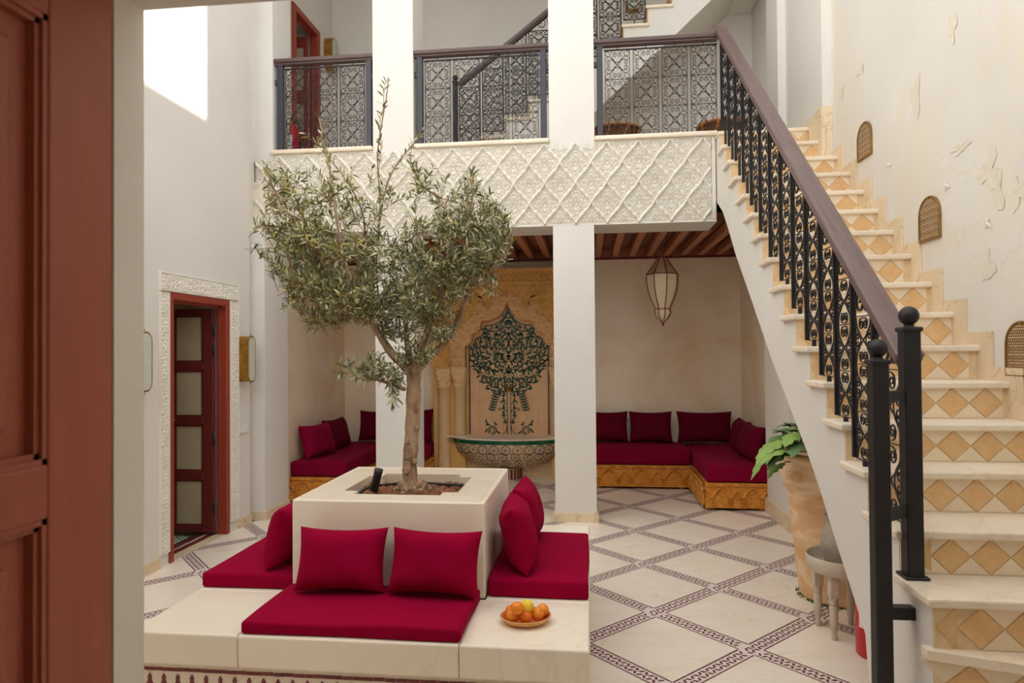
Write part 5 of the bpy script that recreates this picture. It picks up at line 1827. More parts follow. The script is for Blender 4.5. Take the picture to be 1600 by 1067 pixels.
# ------------------------------------------------------------------ fire extinguishers
def extinguisher(label, x, y, z, r, h):
    t = thing('fire_extinguisher', label, 'fire extinguisher', (x, y, z))
    m = MB(); m.smooth = True
    m.lathe([(r * 0.86, 0.0), (r, 0.012), (r, h * 0.74), (r * 0.9, h * 0.81), (r * 0.6, h * 0.87), (r * 0.3, h * 0.9)], (x, y, z), 28); m.build('cylinder', M['red'], t)
    m = MB(); m.smooth = True; m.lathe([(0.018, h * 0.9), (0.018, h * 0.95), (0.012, h * 0.955)], (x, y, z), 14); m.build('valve', M['gold'], t)
    m = MB(); m.box(x - 0.012, x + 0.012, y - 0.09, y + 0.02, z + h * 0.955, z + h * 0.975); m.box(x - 0.01, x + 0.01, y - 0.08, y + 0.02, z + h * 0.985, z + h); m.build('handle', M['blackplastic'], t)
    m = MB(); m.smooth = True; m.tube([(x + 0.01, y + 0.015, z + h * 0.93), (x + r * 0.8, y + 0.02, z + h * 0.95), (x + r * 1.15, y + 0.01, z + h * 0.75), (x + r * 1.12, y, z + h * 0.35)], 0.009, 8); m.build('hose', M['blackplastic'], t)
    m = MB(); a0, a1 = radians(200), radians(300)
    m.lathe([(r + 0.001, h * 0.30), (r + 0.001, h * 0.62)], (x, y, z), 14, a0, a1); m.build('label_sticker', M['label'], t)
    if z < 1: return t
    m = MB(); m.lathe([(r + 0.0015, h * 0.08), (r + 0.0015, h * 0.24)], (x, y, z), 8, radians(200), radians(245)); m.build('yellow_sticker', M['yellow'], t)
    return t


extinguisher('red fire extinguisher standing on the gallery behind the balustrade', at(455, 210, Y=6.75).x, 6.75, ZU + 0.001, 0.083, 0.52)
extinguisher('red fire extinguisher half hidden behind the stair foot beside the stool', 1.452, 3.70, 0.001, 0.08, 0.52)


# ------------------------------------------------------------------ doors
def casing(name, label, xw, y0, y1, z0, z1, depth, w, mat, proud=0.012):
    m = MB()
    m.cbox(xw - depth, xw + proud, y0, y0 + w, z0, z1, 0.006, 1)
    m.cbox(xw - depth, xw + proud, y1 - w, y1, z0, z1, 0.006, 1)
    m.cbox(xw - depth, xw + proud, y0 + w - 0.002, y1 - w + 0.002, z1 - w, z1, 0.006, 1)
    m.box(xw - depth * 0.75, xw - depth * 0.55, y1 - w - 0.018, y1 - w, z0, z1 - w); m.box(xw - depth * 0.75, xw - depth * 0.55, y0 + w, y1 - w, z1 - w - 0.018, z1 - w)
    o = m.build(name, mat); return tag(o, label, 'door', kind='structure')


def glazed_leaf(parent, xh, yl, z0, z1, W, panes, mat, stile_h, stile_f):
    """leaf lying along X from the hinge at xh to xh - W, facing -Y; panes: (x0, x1, z0, z1)"""
    th = 0.04
    zs = sorted({z for p in panes for z in p[2:]})
    x0p, x1p = panes[0][0], panes[0][1]
    m = MB(); m.cbox(x1p, xh, yl, yl + th, z0, z1, 0.004, 1); m.build('stile', mat, parent)
    m = MB(); m.cbox(xh - W, x0p, yl, yl + th, z0, z1, 0.004, 1); m.build('stile', mat, parent)
    edges = [z0] + [z for p in sorted(panes, key=lambda p: p[2]) for z in p[2:]] + [z1]
    for a, b in zip(edges[::2], edges[1::2]):
        m = MB(); m.cbox(x0p, x1p, yl, yl + th, a, b, 0.004, 1); m.build('rail', mat, parent)
    for p in panes:
        m = MB(); m.box(p[0], p[1], yl + 0.016, yl + 0.022, p[2], p[3]); pn = m.build('pane', M['pane'], parent)
        m = MB()
        for q in ((p[0], p[0] + 0.014, p[2], p[3]), (p[1] - 0.014, p[1], p[2], p[3]), (p[0], p[1], p[2], p[2] + 0.014), (p[0], p[1], p[3] - 0.014, p[3])):
            m.box(q[0], q[1], yl + 0.004, yl + 0.016, q[2], q[3])
        m.build('glazing_bead', mat, pn)


d1 = casing('door_1', 'open red wooden door frame with a four pane glazed leaf inside', XL, D1[0] - 0.002, D1[1] + 0.002, 0.0, D1[2] + 0.002, 0.085, 0.055, M['reddoor'])
YLF = 5.545
pz = [(at(290, a, Y=YLF).z, at(290, b, Y=YLF).z) for a, b in ((565.6, 493.5), (650.8, 579), (736, 664), (821, 749.6))]
px0, px1 = at(272.5, 650, Y=YLF).x, at(316.5, 650, Y=YLF).x
xh1 = min(at(333, 650, Y=YLF).x, XL - 0.088)
glazed_leaf(d1, xh1, YLF, 0.03, at(300, 483, Y=YLF).z, xh1 - px0 + 0.10, [(px0, px1, a, b) for a, b in pz], M['leafdoor'], 0, 0)
for z in (0.25, 0.85, 1.62, 1.80):
    m = MB(); m.smooth = True; m.tube([(xh1 + 0.012, YLF - 0.004, z - 0.05), (xh1 + 0.012, YLF - 0.004, z + 0.05)], 0.009, 8); m.build('hinge', M['iron'], d1)
m = MB(); m.smooth = True; hx = px0 - 0.05; m.tube([(hx, YLF, 1.02), (hx, YLF - 0.045, 1.02), (hx + 0.09, YLF - 0.05, 1.02)], 0.008, 8); m.box(hx - 0.015, hx + 0.015, YLF - 0.004, YLF, 0.93, 1.07); m.build('door_handle', M['brass'], d1)
# carved stucco surround
sur = thing('carved_door_surround', 'white carved stucco band framing the open red door', 'door surround', (XL, 5.24, 0.09))
sw_ = 0.118


def stucco_band(y0, y1, z0, z1):
    ny, nz_ = max(8, int((y1 - y0) / 0.006)), max(8, int((z1 - z0) / 0.006))
    A, Zz = np.meshgrid(np.linspace(y0, y1, ny), np.linspace(z0, z1, nz_), indexing='ij')
    h = arab(A - 5.22, Zz, 0.05)
    e = np.minimum(np.minimum(A - y0, y1 - A), np.minimum(Zz - z0, z1 - Zz))
    h = np.where(e < 0.012, 1.0, h); h = np.where((e > 0.012) & (e < 0.018), 0.0, h)
    h = np.where(e < 0.002, -1.4, h)
    Pn = np.stack([XL + 0.012 + 0.008 * h, A, Zz], -1)
    m = MB(); m.grid(Pn); fix_normals(m.build('carved_band', M['stucco'], sur))


stucco_band(D1[0] - sw_ - 0.003, D1[0] - 0.003, 0.09, D1[2] + 0.003)
stucco_band(D1[1] + 0.003, D1[1] + sw_ + 0.03, 0.09, D1[2] + 0.003)
stucco_band(D1[0] - sw_ - 0.003, D1[1] + sw_ + 0.03, D1[2] + 0.004, D1[2] + 0.150)

# upper red door on the gallery
d3 = casing('door_3', 'red door frame with glazed leaf on the upper gallery', -3.35, U2[0] - 0.002, U2[1] + 0.002, ZU + 0.001, U2[2] + 0.002, 0.08, 0.075, M['reddoor'], 0.03)
yl3 = 7.90
xp3 = at(475.5, 80, Y=yl3).x
print('XP3', xp3, at(488, 80, Y=yl3).x)
glazed_leaf(d3, min(-3.44, at(488, 80, Y=yl3).x), yl3, ZU + 0.03, U2[2] - 0.10, 0.72, [(-4.15, xp3, ZU + 0.2, ZU + 0.62), (-4.15, xp3, ZU + 0.74, ZU + 1.14), (-4.15, xp3, ZU + 1.28, U2[2] - 0.22)], M['reddoor'], 0, 0)
m = MB(); m.smooth = True; m.lathe([(0.0, 0.05), (0.022, 0.045), (0.026, 0.03), (0.01, 0.015), (0.012, 0.0)], n=12)
m.v = [(-3.60 + x, yl3 - z, ZU + 1.0 + y) for x, y, z in m.v]; m.build('door_knob', M['gold'], d3)
struct('wall_upper_room', boxes((-5.3, -5.2, 6.6, 8.6, ZU - 0.2, 6.2), (-5.2, -3.65, 6.6, 6.7, ZU - 0.2, 6.2), (-5.2, -3.65, 8.5, 8.6, ZU - 0.2, 6.2), (-5.3, -3.65, 6.6, 8.6, 6.2, 6.3), (-5.3, -3.65, 6.6, 8.6, ZU - 0.3, ZU)),
       M['white'], 'pale walls of the room behind the upper red door')

# near door leaf, opened into the room
d2 = thing('door_2', 'dark red panelled door leaf standing open beside the white wall edge', 'door', (-1.12, 1.1, 0), kind='structure')
X0d, X1d = -1.15, -1.102
ys1, ys0 = 1.44, 1.256            # hinge stile
ya = 0.62
zr1, zr0 = at(20, 737, X=X1d).z, at(20, 827, X=X1d).z
m = MB(); m.cbox(X0d, X1d, ys0, ys1, 0.005, 2.44, 0.005, 2); m.build('stile', M['darkdoor'], d2)
m = MB(); m.cbox(X0d, X1d, ya - 0.12, ya, 0.005, 2.44, 0.005, 2); m.build('stile', M['darkdoor'], d2)
for a, b in ((0.005, 0.2), (zr0, zr1), (2.3, 2.44)):
    m = MB(); m.cbox(X0d, X1d, ya, ys0, a, b, 0.005, 2); m.build('rail', M['darkdoor'], d2)
for a, b in ((0.2, zr0), (zr1, 2.3)):
    m = MB(); m.box(X0d + 0.006, X0d + 0.016, ya, ys0, a, b); p = m.build('panel', M['darkdoor'], d2)
    m = MB()
    # stepped moulding round the recess and a raised field
    for k, (ins_, xo) in enumerate(((0.0, -0.004), (0.012, -0.012))):
        xx = X1d + xo
        y0_, y1_, a_, b_ = ya + ins_, ys0 - ins_, a + ins_, b - ins_
        m.box(X0d + 0.016, xx, y1_ - 0.012, y1_, a_, b_); m.box(X0d + 0.016, xx, y0_, y0_ + 0.012, a_, b_)
        m.box(X0d + 0.016, xx, y0_, y1_, a_, a_ + 0.012); m.box(X0d + 0.016, xx, y0_, y1_, b_ - 0.012, b_)
    m.build('moulding', M['darkdoor'], p)
    m = MB(); m.cbox(X0d + 0.01, X0d + 0.036, ya + 0.075, ys0 - 0.075, a + 0.075, b - 0.075, 0.012, 2); m.build('raised_field', M['darkdoor'], p)

# ------------------------------------------------------------------ terracotta pot with plant
pcx, pcy = 1.587, 4.56
pot = thing('potted_plant', 'tall terracotta pot with a split leaved green plant under the stairs', 'potted plant', (pcx, pcy, 0))
m = MB(); m.smooth = True
m.lathe([(0.225, 0.001), (0.238, 0.02), (0.298, 0.66), (0.302, 0.685), (0.328, 0.70), (0.348, 0.86), (0.352, 0.885), (0.372, 0.895), (0.380, 0.915), (0.374, 0.935), (0.352, 0.938), (0.335, 0.92), (0.318, 0.80), (0.0, 0.80)], (pcx, pcy, 0), 56)
m.build('pot', M['terracotta'], pot)
m = MB(); m.smooth = True; m.lathe([(0.325, 0.845), (0.2, 0.86), (0.0, 0.865)][::-1], (pcx, pcy, 0), 30); m.build('soil', M['soil'], pot, kind='stuff')
m = MB()
r3 = np.random.default_rng(3)
for k in range(420):
    a = r3.uniform(0, 2 * pi); rr_ = 0.222 + r3.uniform(0.0, 0.035)
    x, y = pcx + rr_ * cos(a), pcy + rr_ * sin(a)
    h_ = r3.uniform(0.006, 0.02) * (1 if 2.4 < a < 5.0 else 0.5)
    m.add([(x - 0.004, y, 0.0), (x + 0.004, y, 0.0), (x + r3.uniform(-.006, .006), y + r3.uniform(-.006, .006), h_)], [(0, 1, 2)])
m.build('moss', M['moss'], pot, kind='stuff')
# stamped relief strokes on the collar
m = MB()
for k, a in enumerate(np.linspace(3.35, 3.75, 7)):
    for (z0, z1, da) in ((0.765, 0.80, 0.0), (0.80, 0.825, 0.02)):
        rr_ = 0.3345 + (z0 - 0.70) * 0.125
        m.tube([(pcx + rr_ * cos(a), pcy + rr_ * sin(a), z0), (pcx + (rr_ + 0.003) * cos(a + da), pcy + (rr_ + 0.003) * sin(a + da), z1)], 0.0028, 5)
m.build('stamp_relief', M['terracotta'], pot, kind='stuff')


def split_leaf(parent, base, tip, width, mat, up=Vector((0, 0, 1)), droop=0.12, nl=4):
    """large leaf with pointed lobes: strips from the midrib to lobed margins"""
    B, T = Vector(base), Vector(tip)
    d = T - B; L = d.length; d.normalize()
    s_ = d.cross(up).normalized(); n = s_.cross(d).normalized()
    N = 25
    m = MB(); m.smooth = True
    Pn = np.zeros((N, 7, 3))
    for i in range(N):
        t_ = i / (N - 1)
        env = (sin(pi * min(1, t_ * 0.97 + 0.03) ** 0.75)) ** 0.8
        lob = 0.5 + 0.5 * abs(sin(pi * nl * t_ ** 0.9 + 0.4)) ** 0.7 if t_ < 0.85 else 0.75
        w = width * env * lob + 0.001
        c = B + d * (L * t_) + n * (-droop * L * t_ ** 2 + 0.10 * L * sin(pi * t_))
        for j in range(7):
            q = (j - 3) / 3
            sweep = 0.16 * width * abs(q) * (1 if t_ < 0.85 else 0.2)
            p = c + s_ * (q * w) + d * sweep - n * (0.22 * w * q * q) + n * (0.02 * width * cos(9 * t_ + j))
            Pn[i, j] = p
    m.grid(Pn)
    return m.build('leaf', mat, parent)


root = Vector((pcx - 0.02, pcy - 0.08, 0.86))
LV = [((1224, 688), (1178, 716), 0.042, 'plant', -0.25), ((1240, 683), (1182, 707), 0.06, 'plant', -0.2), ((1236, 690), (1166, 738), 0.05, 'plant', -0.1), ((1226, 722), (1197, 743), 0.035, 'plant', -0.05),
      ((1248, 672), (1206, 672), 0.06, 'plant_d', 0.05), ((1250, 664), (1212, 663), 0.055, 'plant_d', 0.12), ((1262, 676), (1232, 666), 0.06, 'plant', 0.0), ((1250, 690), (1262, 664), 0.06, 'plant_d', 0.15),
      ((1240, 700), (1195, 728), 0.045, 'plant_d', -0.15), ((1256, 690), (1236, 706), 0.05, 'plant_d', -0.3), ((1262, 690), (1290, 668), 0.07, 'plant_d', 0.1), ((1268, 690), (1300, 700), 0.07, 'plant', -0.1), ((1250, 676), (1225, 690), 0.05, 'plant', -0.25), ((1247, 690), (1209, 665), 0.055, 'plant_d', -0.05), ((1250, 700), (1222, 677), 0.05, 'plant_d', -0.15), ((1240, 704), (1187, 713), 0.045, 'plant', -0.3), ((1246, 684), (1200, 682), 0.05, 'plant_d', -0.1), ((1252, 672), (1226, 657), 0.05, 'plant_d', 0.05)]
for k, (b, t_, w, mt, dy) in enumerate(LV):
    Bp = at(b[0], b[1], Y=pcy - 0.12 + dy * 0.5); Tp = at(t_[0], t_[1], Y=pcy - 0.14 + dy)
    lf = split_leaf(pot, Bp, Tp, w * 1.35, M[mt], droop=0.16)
    m = MB(); m.smooth = True
    mid = (root + Bp) / 2 + Vector((0.03, 0, 0.03))
    m.tube([root + Vector((0.02 * sin(k * 2.1), 0.02 * cos(k * 1.7), -0.01)), mid, Bp], [0.006, 0.005, 0.004], 6); m.build('petiole', M['stem'], lf)

# ------------------------------------------------------------------ stool and jug beside the pot
scx, scy = 1.405, 3.985
stool = thing('tray_stool', 'round limed wood stool with raised rim and turned legs beside the pot', 'stool', (scx, scy, 0))
zt_ = 0.372
m = MB(); m.smooth = True
m.lathe([(0.0, zt_ - 0.02), (0.178, zt_ - 0.02), (0.186, zt_ - 0.015), (0.190, zt_ + 0.06), (0.187, zt_ + 0.065), (0.182, zt_ + 0.06), (0.178, zt_ + 0.002), (0.0, zt_ + 0.002)], (scx, scy, 0), 48); m.build('tray_top', M['stoolwood'], stool)
for k in range(4):
    a = radians(232) + k * pi / 2
    x, y = scx + 0.135 * cos(a), scy + 0.135 * sin(a)
    m = MB(); m.cbox(x - 0.026, x + 0.026, y - 0.026, y + 0.026, 0.235, zt_ - 0.02, 0.004, 1)
    m.lathe([(0.010, 0.0), (0.015, 0.006), (0.017, 0.03), (0.012, 0.045), (0.019, 0.055), (0.021, 0.12), (0.023, 0.185), (0.018, 0.192), (0.024, 0.198), (0.024, 0.206), (0.019, 0.21), (0.025, 0.222), (0.026, 0.237)], (x, y, 0), 20)
    m.sm = [False] * 26 + [True] * (len(m.sm) - 26)
    m.build('leg', M['stoolwood'], stool)
jug = thing('stoneware_jug', 'grey stoneware jug with a small handle standing on the stool', 'jug', (1.42, 4.0, zt_))
m = MB(); m.smooth = True
J = lambda s_: [(r * s_, z) for r, z in [(0.085, 0.004), (0.098, 0.02), (0.118, 0.09), (0.120, 0.125), (0.108, 0.18), (0.092, 0.215), (0.088, 0.245), (0.096, 0.268), (0.103, 0.276), (0.098, 0.280), (0.082, 0.255), (0.08, 0.2)]]
m.lathe([(0.0, 0.003)] + J(1.0) + [(0.0, 0.19)], (1.42, 4.0, zt_), 40); m.build('body', M['jug'], jug)
m = MB(); m.smooth = True
ha = radians(250)
m.tube([(1.42 + r * cos(ha), 4.0 + r * sin(ha), zt_ + z) for r, z in ((0.092, 0.213), (0.112, 0.222), (0.132, 0.21), (0.136, 0.185), (0.126, 0.165), (0.108, 0.162))], 0.0085, 8); m.build('handle', M['jug'], jug)

# rattan stools on the gallery
def rattan(label, x, y, r, h):
    t = thing('rattan_stool', label, 'stool', (x, y, ZU), group='low rattan stools on the gallery')
    m = MB(); m.smooth = True
    m.lathe([(0.0, h + 0.03), (r * 0.5, h + 0.025), (r * 0.85, h + 0.008), (r, h - 0.015)][::-1], (x, y, ZU), 28); m.build('seat', M['rattan'], t)
    for z in (h - 0.02, h * 0.5, 0.014):
        m = MB(); m.smooth = True; m.tube([(x + r * cos(a), y + r * sin(a), ZU + z) for a in np.linspace(0, 2 * pi, 28)[:-1]], 0.013, 8, closed=True); m.build('ring', M['rattan'], t)
    for k in range(8):
        m = MB(); m.smooth = True
        a = k * pi / 4
        m.tube([(x + r * (1 - 0.12 * sin(pi * q)) * cos(a + 0.5 * q), y + r * (1 - 0.12 * sin(pi * q)) * sin(a + 0.5 * q), ZU + 0.014 + (h - 0.03) * q) for q in np.linspace(0, 1, 6)], 0.010, 6); m.build('leg', M['rattan'], t)


rattan('low rattan stool on the gallery next to the pillar', at(963, 205, Y=7.0).x, 7.0, 0.25, at(963, 199, Y=7.0).z - ZU - 0.02)
rattan('low rattan stool on the gallery near the stair handrail', at(1118, 196, Y=6.95).x + 0.06, 6.95, 0.24, at(1110, 193, Y=6.9).z - ZU)

# flakes of paint lifting from the right wall
for k, (u, v, w, h, mt) in enumerate(((1489, 45, 0.10, 0.22, 'bare'), (1432, 150, 0.12, 0.30, 'bare'), (1545, 268, 0.20, 0.20, 'bare'), (1545, 350, 0.05, 0.07, 'flake'), (1545, 415, 0.11, 0.18, 'bare'), (1390, 258, 0.07, 0.04, 'flake'), (1500, 232, 0.22, 0.06, 'bare'), (1315, 145, 0.10, 0.10, 'bare'), (1345, 110, 0.16, 0.08, 'bare'), (1560, 300, 0.10, 0.25, 'bare'), (1480, 290, 0.06, 0.07, 'flake'), (1592, 300, 0.12, 0.16, 'bare'))):
    c = at(u, v, X=XR)
    r4 = np.random.default_rng(40 + k)
    n = 18
    pts = []
    for q in range(n):
        a = 2 * pi * q / n
        rad = 0.8 + 0.3 * sin(3 * a + k) + r4.uniform(-0.25, 0.25)
        pts.append((w / 2 * rad * cos(a), h / 2 * rad * sin(a)))
    m = MB()
    if mt == 'flake': 
        vs = [(XR - 0.001 - 0.010 * max(0, z / h + 0.5), c.y + y, c.z + z) for y, z in pts] + [(XR - 0.012, c.y, c.z)]
    else:
        vs = [(XR - 0.0015 - 0.0025 * (0.5 + 0.5 * sin(q * 2.3 + k)), c.y + y, c.z + z) for q, (y, z) in enumerate(pts)] + [(XR - 0.0012, c.y, c.z)]
    m.add(vs, [(q, (q + 1) % n, n) for q in range(n)])
    o = fix_normals(m.build('plaster_flake', M[mt], bpy.data.objects['wall_right']))

# ------------------------------------------------------------------ olive tree
tree = thing('olive_tree', 'young olive tree with knotted pale trunk growing from the marble planter', 'tree', (-0.985, 3.63, 0.83))
TY = 3.63
rt = np.random.default_rng(11)


def path(pts):
    """(u, v, depth offset) -> points"""
    return [at(u, v, Y=TY + dy) for u, v, dy in pts]


def smooth_path(P_, n):
    """Catmull-Rom resample"""
    P_ = [Vector(p) for p in P_]
    Q = [P_[0] * 2 - P_[1]] + P_ + [P_[-1] * 2 - P_[-2]]
    out = []
    segs = len(P_) - 1
    for k in range(n):
        t_ = k / (n - 1) * segs
        i = min(int(t_), segs - 1); f = t_ - i
        a, b, c, d = Q[i:i + 4]
        out.append(0.5 * ((2 * b) + (c - a) * f + (2 * a - 5 * b + 4 * c - d) * f * f + (3 * b - a - 3 * c + d) * f ** 3))
    return out


SK = []     # skeleton samples for hanging twigs: (point)


def limb(name, pts, r0, r1, parent, n=24, sides=10, knots=0, wob=0.0, mat='bark'):
    P_ = smooth_path(path(pts), n)
    m = MB(); m.smooth = True
    rs = [r0 + (r1 - r0) * (k / (n - 1)) ** 0.9 for k in range(n)]
    if wob:
        rs = [r * (1 + wob * sin(k * 1.3) + wob * 0.7 * sin(k * 2.9 + 1)) for k, r in enumerate(rs)]
        if knots: rs = [r * (1 + 0.75 * max(0, 1 - k / 3.2) ** 1.3) for k, r in enumerate(rs)]
    m.tube(P_, rs, sides)
    o = m.build(name, M[mat], parent)
    SK.extend(P_[n // 3 if name == 'branch' else n - 2:])
    return o, P_


tr, TP = limb('trunk', [(642, 762, 0.0), (641, 748, 0.0), (640, 725, 0.0), (643, 690, 0.0), (645, 655, 0.0), (646, 620, 0.0), (647, 585, 0.0), (650, 565, 0.0)], 0.040, 0.040, tree, 30, 18, 1, 0.05)
# knots, roots and bark lumps on the trunk
for (u, v, r, dy) in ((637, 712, 0.020, -0.028), (648, 721, 0.014, -0.036), (637, 690, 0.014, -0.035), (652, 668, 0.012, -0.035), (636, 735, 0.02, -0.03), (628, 762, 0.03, -0.02), (658, 762, 0.034, -0.03), (668, 766, 0.024, -0.01), (645, 770, 0.03, -0.06), (620, 768, 0.02, 0.0), (650, 640, 0.012, -0.035)):
    p = at(u, v, Y=TY + dy)
    bmx = bmesh.new(); bmesh.ops.create_icosphere(bmx, subdivisions=3, radius=r)
    for w in bmx.verts:
        d_ = w.co.normalized()
        w.co *= 1 + 0.25 * sin(7 * d_.x + u) * sin(6 * d_.z + v) + 0.1 * sin(15 * d_.y)
        w.co.z *= 1.3
        if (d_ - Vector((0, -1, 0.1)).normalized()).length < 0.5: w.co *= 0.72
    bmx.transform(Matrix.Translation(p)); m = MB(); m.smooth = True; m.bm(bmx); m.build('knot', M['bark'], tr)
B_ = [
    [(648, 590, 0), (632, 572, -0.02), (612, 552, -0.05), (597, 530, -0.06), (584, 508, -0.08), (566, 490, -0.1), (545, 470, -0.1), (520, 440, -0.1), (498, 400, -0.12), (470, 360, -0.1), (440, 320, -0.1)],
    [(650, 580, 0), (664, 562, 0.02), (684, 548, 0.04), (698, 530, 0.04), (712, 506, 0.03), (728, 470, 0.0), (742, 440, -0.02), (752, 410, 0.0), (762, 375, 0.05), (775, 345, 0.08)],
    [(647, 585, 0), (640, 560, 0.06), (636, 535, 0.1), (634, 505, 0.16), (628, 470, 0.2), (622, 440, 0.22), (612, 400, 0.2), (605, 360, 0.15)],
    [(650, 575, 0), (660, 540, -0.06), (672, 505, -0.1), (680, 470, -0.14), (690, 430, -0.16), (700, 390, -0.14), (705, 350, -0.1), (690, 310, -0.06)],
    [(600, 535, -0.06), (596, 505, -0.02), (592, 470, 0.02), (588, 420, 0.04), (590, 380, 0.04), (594, 330, 0.02), (592, 285, 0.02), (590, 240, 0.0), (597, 190, -0.02), (604, 150, -0.03), (607, 122, -0.04)],
    [(594, 345, 0.02), (601, 300, 0.04), (612, 270, 0.05), (632, 240, 0.05), (650, 222, 0.05), (662, 208, 0.06)],
    [(570, 492, -0.1), (556, 455, -0.16), (540, 410, -0.18), (530, 370, -0.2), (524, 330, -0.2), (520, 290, -0.18), (512, 250, -0.16), (504, 215, -0.15), (498, 180, -0.14)],
    [(556, 455, -0.16), (560, 410, -0.1), (570, 360, -0.05), (562, 320, -0.05), (540, 280, -0.05), (516, 250, -0.08)],
    [(540, 470, -0.1), (505, 455, -0.12), (470, 440, -0.15), (440, 430, -0.15)],
    [(560, 490, -0.1), (540, 500, -0.05), (515, 503, -0.02), (490, 505, -0.02)],
    [(632, 608, 0.0), (618, 604, -0.05), (600, 596, -0.1), (575, 590, -0.12), (545, 580, -0.13), (522, 575, -0.12)],
    [(742, 440, -0.02), (765, 420, -0.08), (785, 395, -0.12), (800, 370, -0.14)],
    [(690, 430, -0.16), (660, 400, -0.18), (640, 370, -0.2), (650, 340, -0.2)],
    [(700, 390, -0.14), (725, 350, -0.18), (738, 310, -0.2), (735, 280, -0.2)],
    [(690, 310, -0.06), (660, 290, -0.02), (645, 260, 0.0), (640, 243, 0.0)],
    [(470, 360, -0.1), (440, 355, -0.1), (410, 352, -0.12), (395, 358, -0.12)],
    [(440, 320, -0.1), (425, 290, -0.1), (416, 265, -0.1)],
    [(498, 400, -0.12), (470, 330, -0.2), (455, 290, -0.2), (440, 262, -0.2)],
]
R0 = [0.03, 0.027, 0.024, 0.022, 0.0065, 0.0035, 0.011, 0.008, 0.011, 0.009, 0.012, 0.011, 0.009, 0.009, 0.006, 0.008, 0.007, 0.008]
for k, b in enumerate(B_):
    limb('branch', b, R0[k], 0.0026 if k not in (0, 1) else 0.005, tree, 30 if len(b) > 6 else 16, 8, 0, 0.03, 'bark' if R0[k] > 0.01 else 'twig')
SKA = np.array([tuple(p) for p in SK])

# foliage masses (u, v, ru, rv, depth centre, depth radius, twigs)
BL = [(465, 315, 62, 55, -0.1, 0.25, 46), (430, 300, 28, 42, -0.1, 0.15, 14), (520, 330, 60, 60, -0.12, 0.25, 30), (575, 320, 40, 60, -0.05, 0.2, 16), (470, 390, 62, 48, -0.12, 0.28, 48), (530, 410, 66, 52, -0.1, 0.3, 64),
      (585, 420, 56, 60, 0.0, 0.28, 44), (490, 450, 50, 36, -0.12, 0.22, 38), (545, 470, 52, 36, -0.1, 0.22, 38), (500, 500, 40, 16, -0.05, 0.12, 10), (455, 455, 24, 30, -0.12, 0.12, 8), (420, 352, 30, 12, -0.1, 0.08, 7),
      (690, 315, 62, 46, -0.1, 0.24, 36), (740, 340, 56, 46, -0.1, 0.26, 42), (690, 380, 74, 50, -0.12, 0.3, 70), (755, 385, 46, 44, -0.08, 0.24, 38), (720, 430, 52, 36, -0.08, 0.24, 36), (665, 440, 60, 48, -0.1, 0.28, 50),
      (640, 480, 44, 40, 0.05, 0.22, 34), (685, 495, 34, 40, -0.1, 0.15, 22), (655, 525, 34, 34, -0.12, 0.12, 20), (590, 575, 46, 26, -0.12, 0.1, 26), (618, 610, 18, 28, -0.1, 0.06, 9), (548, 578, 34, 16, -0.12, 0.08, 11),
      (610, 460, 30, 50, 0.1, 0.2, 20), (640, 545, 26, 26, -0.1, 0.1, 8), (780, 350, 26, 40, -0.1, 0.15, 12), (660, 275, 36, 20, -0.05, 0.12, 7), (735, 290, 20, 26, -0.18, 0.1, 7), (600, 500, 36, 26, -0.1, 0.12, 12), (450, 400, 30, 30, -0.15, 0.15, 10)]
LM = [MB() for _ in range(4)]       # unused per-colour split keeps one mesh with four materials
FO = MB(); TW = MB()
NEAR = []


def leaf_geo(mbx, p, d, L, w, roll):
    d = d.normalized()
    s_ = d.cross(Vector((0, 0, 1)))
    if s_.length < 0.1: s_ = Vector((1, 0, 0))
    s_.normalize(); n = s_.cross(d)
    s2 = s_ * cos(roll) + n * sin(roll); n2 = -s_ * sin(roll) + n * cos(roll)
    bend = L * 0.10
    a = p; b = p + d * L * 0.33 + n2 * bend * 0.7; c = p + d * L * 0.68 + n2 * bend * 0.7; e = p + d * L
    mbx.add([a, b + s2 * w, b - s2 * w, c + s2 * w * 0.85, c - s2 * w * 0.85, e], [(0, 2, 1), (1, 2, 4, 3), (3, 4, 5)])


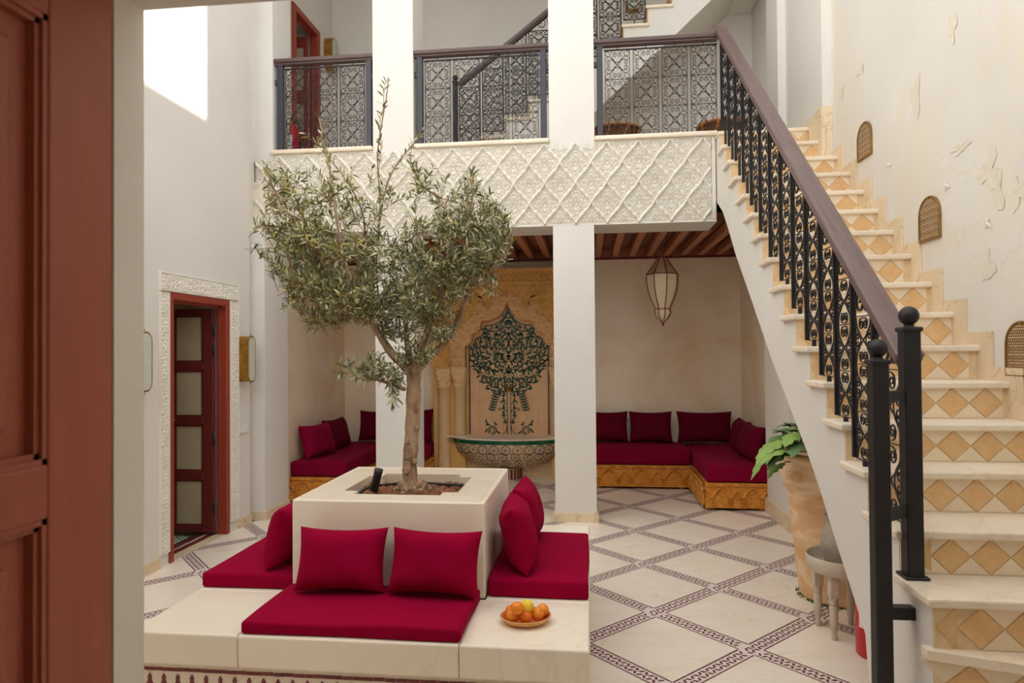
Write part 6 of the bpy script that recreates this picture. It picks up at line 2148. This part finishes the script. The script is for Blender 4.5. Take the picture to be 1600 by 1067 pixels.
def twig(base, tip, density=1.0, yellow=0.15, lo=0.25, Ls=(0.034, 0.058), record=True):
    base, tip = Vector(base), Vector(tip)
    L = (tip - base).length
    sag = Vector((rt.normal(0, 0.1), rt.normal(0, 0.1), rt.normal(0.02, 0.1))) * L
    n = 7
    P_ = [base + (tip - base) * t_ + sag * (4 * t_ * (1 - t_)) * 0.5 for t_ in np.linspace(0, 1, n)]
    TW.tube(P_, [0.0019 - 0.0011 * k / (n - 1) for k in range(n)], 4, cap=False)
    m_ = max(3, int(L * (1 - lo) / 0.0145 * density))
    ph = rt.uniform(0, pi)
    for k in range(m_):
        t_ = lo + (1 - lo) * (k + rt.uniform(0, 0.5)) / m_
        i = min(int(t_ * (n - 1)), n - 2); f = t_ * (n - 1) - i
        p = P_[i].lerp(P_[i + 1], f); d = (P_[i + 1] - P_[i]).normalized()
        a = d.cross(Vector((0.3, 0.2, 1))).normalized(); b = d.cross(a)
        for sg in (0, pi):
            if rt.random() < 0.14: continue
            th = ph + sg + (k % 2) * pi / 2 + rt.normal(0, 0.35)
            out = a * cos(th) + b * sin(th)
            spread = rt.uniform(0.55, 1.15) if t_ < 0.92 else rt.uniform(0.2, 0.6)
            dd = d * cos(spread) + out * sin(spread) + Vector((0, 0, rt.normal(0.0, 0.12)))
            LL = rt.uniform(*Ls) * (0.72 if t_ > 0.9 else 1)
            q = rt.random()
            c = 2 if q < yellow else (3 if q > 0.86 else (0 if q < yellow + 0.38 else 1))
            w_, ro = LL * rt.uniform(0.085, 0.12), rt.normal(0, 0.7)
            NEAR.append((p.y, tuple(p), tuple(dd), LL, w_, ro, c)) if record else None
            if not record:
                FO.cur = c; leaf_geo(FO, p, dd, LL, w_, ro)


for (u, v, ru, rv, dc, dr, cnt) in BL:
    yel = 0.28 if u < 560 else 0.12
    for k in range(int(cnt * 1.75)):
        a, r_ = rt.uniform(0, 2 * pi), sqrt(rt.uniform(0, 1))
        tip = at(u + ru * r_ * cos(a), v + rv * r_ * sin(a), Y=TY + dc + dr * rt.uniform(-1, 1))
        tv = np.array(tuple(tip))
        dv = SKA - tv
        dist = np.sqrt((dv ** 2).sum(1)) + np.abs(rt.normal(0, 0.03, len(SKA))) + 0.5 * np.clip(SKA[:, 2] - tv[2], 0, 1)
        j = int(np.argmin(dist))
        hub = Vector(SKA[j])
        Lm = (tip - hub).length
        ln = min(Lm, rt.uniform(0.16, 0.30))
        gd = ((tip - hub).normalized() if Lm > 0.01 else Vector((0, 0, 1))) + Vector((rt.normal(0, 0.25), rt.normal(0, 0.25), 0.55 if v < 470 else 0.1))
        base = tip - gd.normalized() * ln
        if Lm > ln + 0.02:
            mid = (hub + base) / 2 + Vector((rt.normal(0, 0.02), rt.normal(0, 0.02), rt.normal(0.01, 0.02)))
            TW.tube([hub, mid, base], [0.0032, 0.0026, 0.002], 4, cap=False)
        twig(base, tip, 1.0, yel)
# leading shoots with separate leaves
for pts, den in (([(588, 400, 0.04), (594, 330, 0.02), (591, 270, 0.02), (593, 215, -0.01), (600, 165, -0.02), (607, 120, -0.04)], 0.8), ([(601, 300, 0.04), (620, 258, 0.05), (642, 232, 0.05), (664, 205, 0.06)], 0.85), ([(520, 290, -0.18), (512, 250, -0.16), (503, 212, -0.15), (497, 176, -0.14)], 0.9),
                 ([(540, 285, -0.05), (516, 250, -0.08), (496, 225, -0.1), (474, 205, -0.1)], 0.7), ([(430, 352, -0.1), (395, 360, -0.12)], 0.9), ([(425, 295, -0.1), (413, 255, -0.1)], 0.8), ([(660, 290, 0.0), (640, 240, 0.0)], 0.9), ([(735, 300, -0.2), (732, 262, -0.2)], 0.9),
                 ([(470, 345, -0.15), (452, 290, -0.2), (438, 255, -0.2)], 0.8), ([(545, 300, -0.05), (555, 255, -0.05)], 0.6), ([(612, 600, -0.1), (616, 622, -0.1), (612, 640, -0.1)], 0.8)):
    pp = path(pts)
    for a, b in zip(pp, pp[1:]): twig(a, b, den, 0.25, 0.0, (0.035, 0.055))
# suckers at the foot
for (u, v, u2, v2) in ((640, 770, 634, 752), (640, 770, 646, 750), (642, 772, 655, 762), (626, 775, 622, 762), (636, 772, 628, 760), (646, 774, 650, 766)):
    twig(at(u, v, Y=3.50), at(u2, v2, Y=3.49), 0.9, 0.2, 0.2, (0.022, 0.034))
# the leaves that show largest are parts of their own; the rest is one mass
NEAR.sort(key=lambda q: q[0] - 2.0 * q[3])
LFM = {}
for q in NEAR[:290]:
    m = MB(); leaf_geo(m, Vector(q[1]), Vector(q[2]), q[3], q[4], q[5])
    m.build('leaf', M[('leaf_a', 'leaf_b', 'leaf_c', 'leaf_d')[q[6]]], tree)
for q in NEAR[290:]:
    FO.cur = q[6]; leaf_geo(FO, Vector(q[1]), Vector(q[2]), q[3], q[4], q[5])
FO.build('foliage', [M['leaf_a'], M['leaf_b'], M['leaf_c'], M['leaf_d']], tree, kind='stuff')
TW.build('twigs', M['twig'], tree, smooth=True, kind='stuff')
print('LEAVES', len(NEAR))
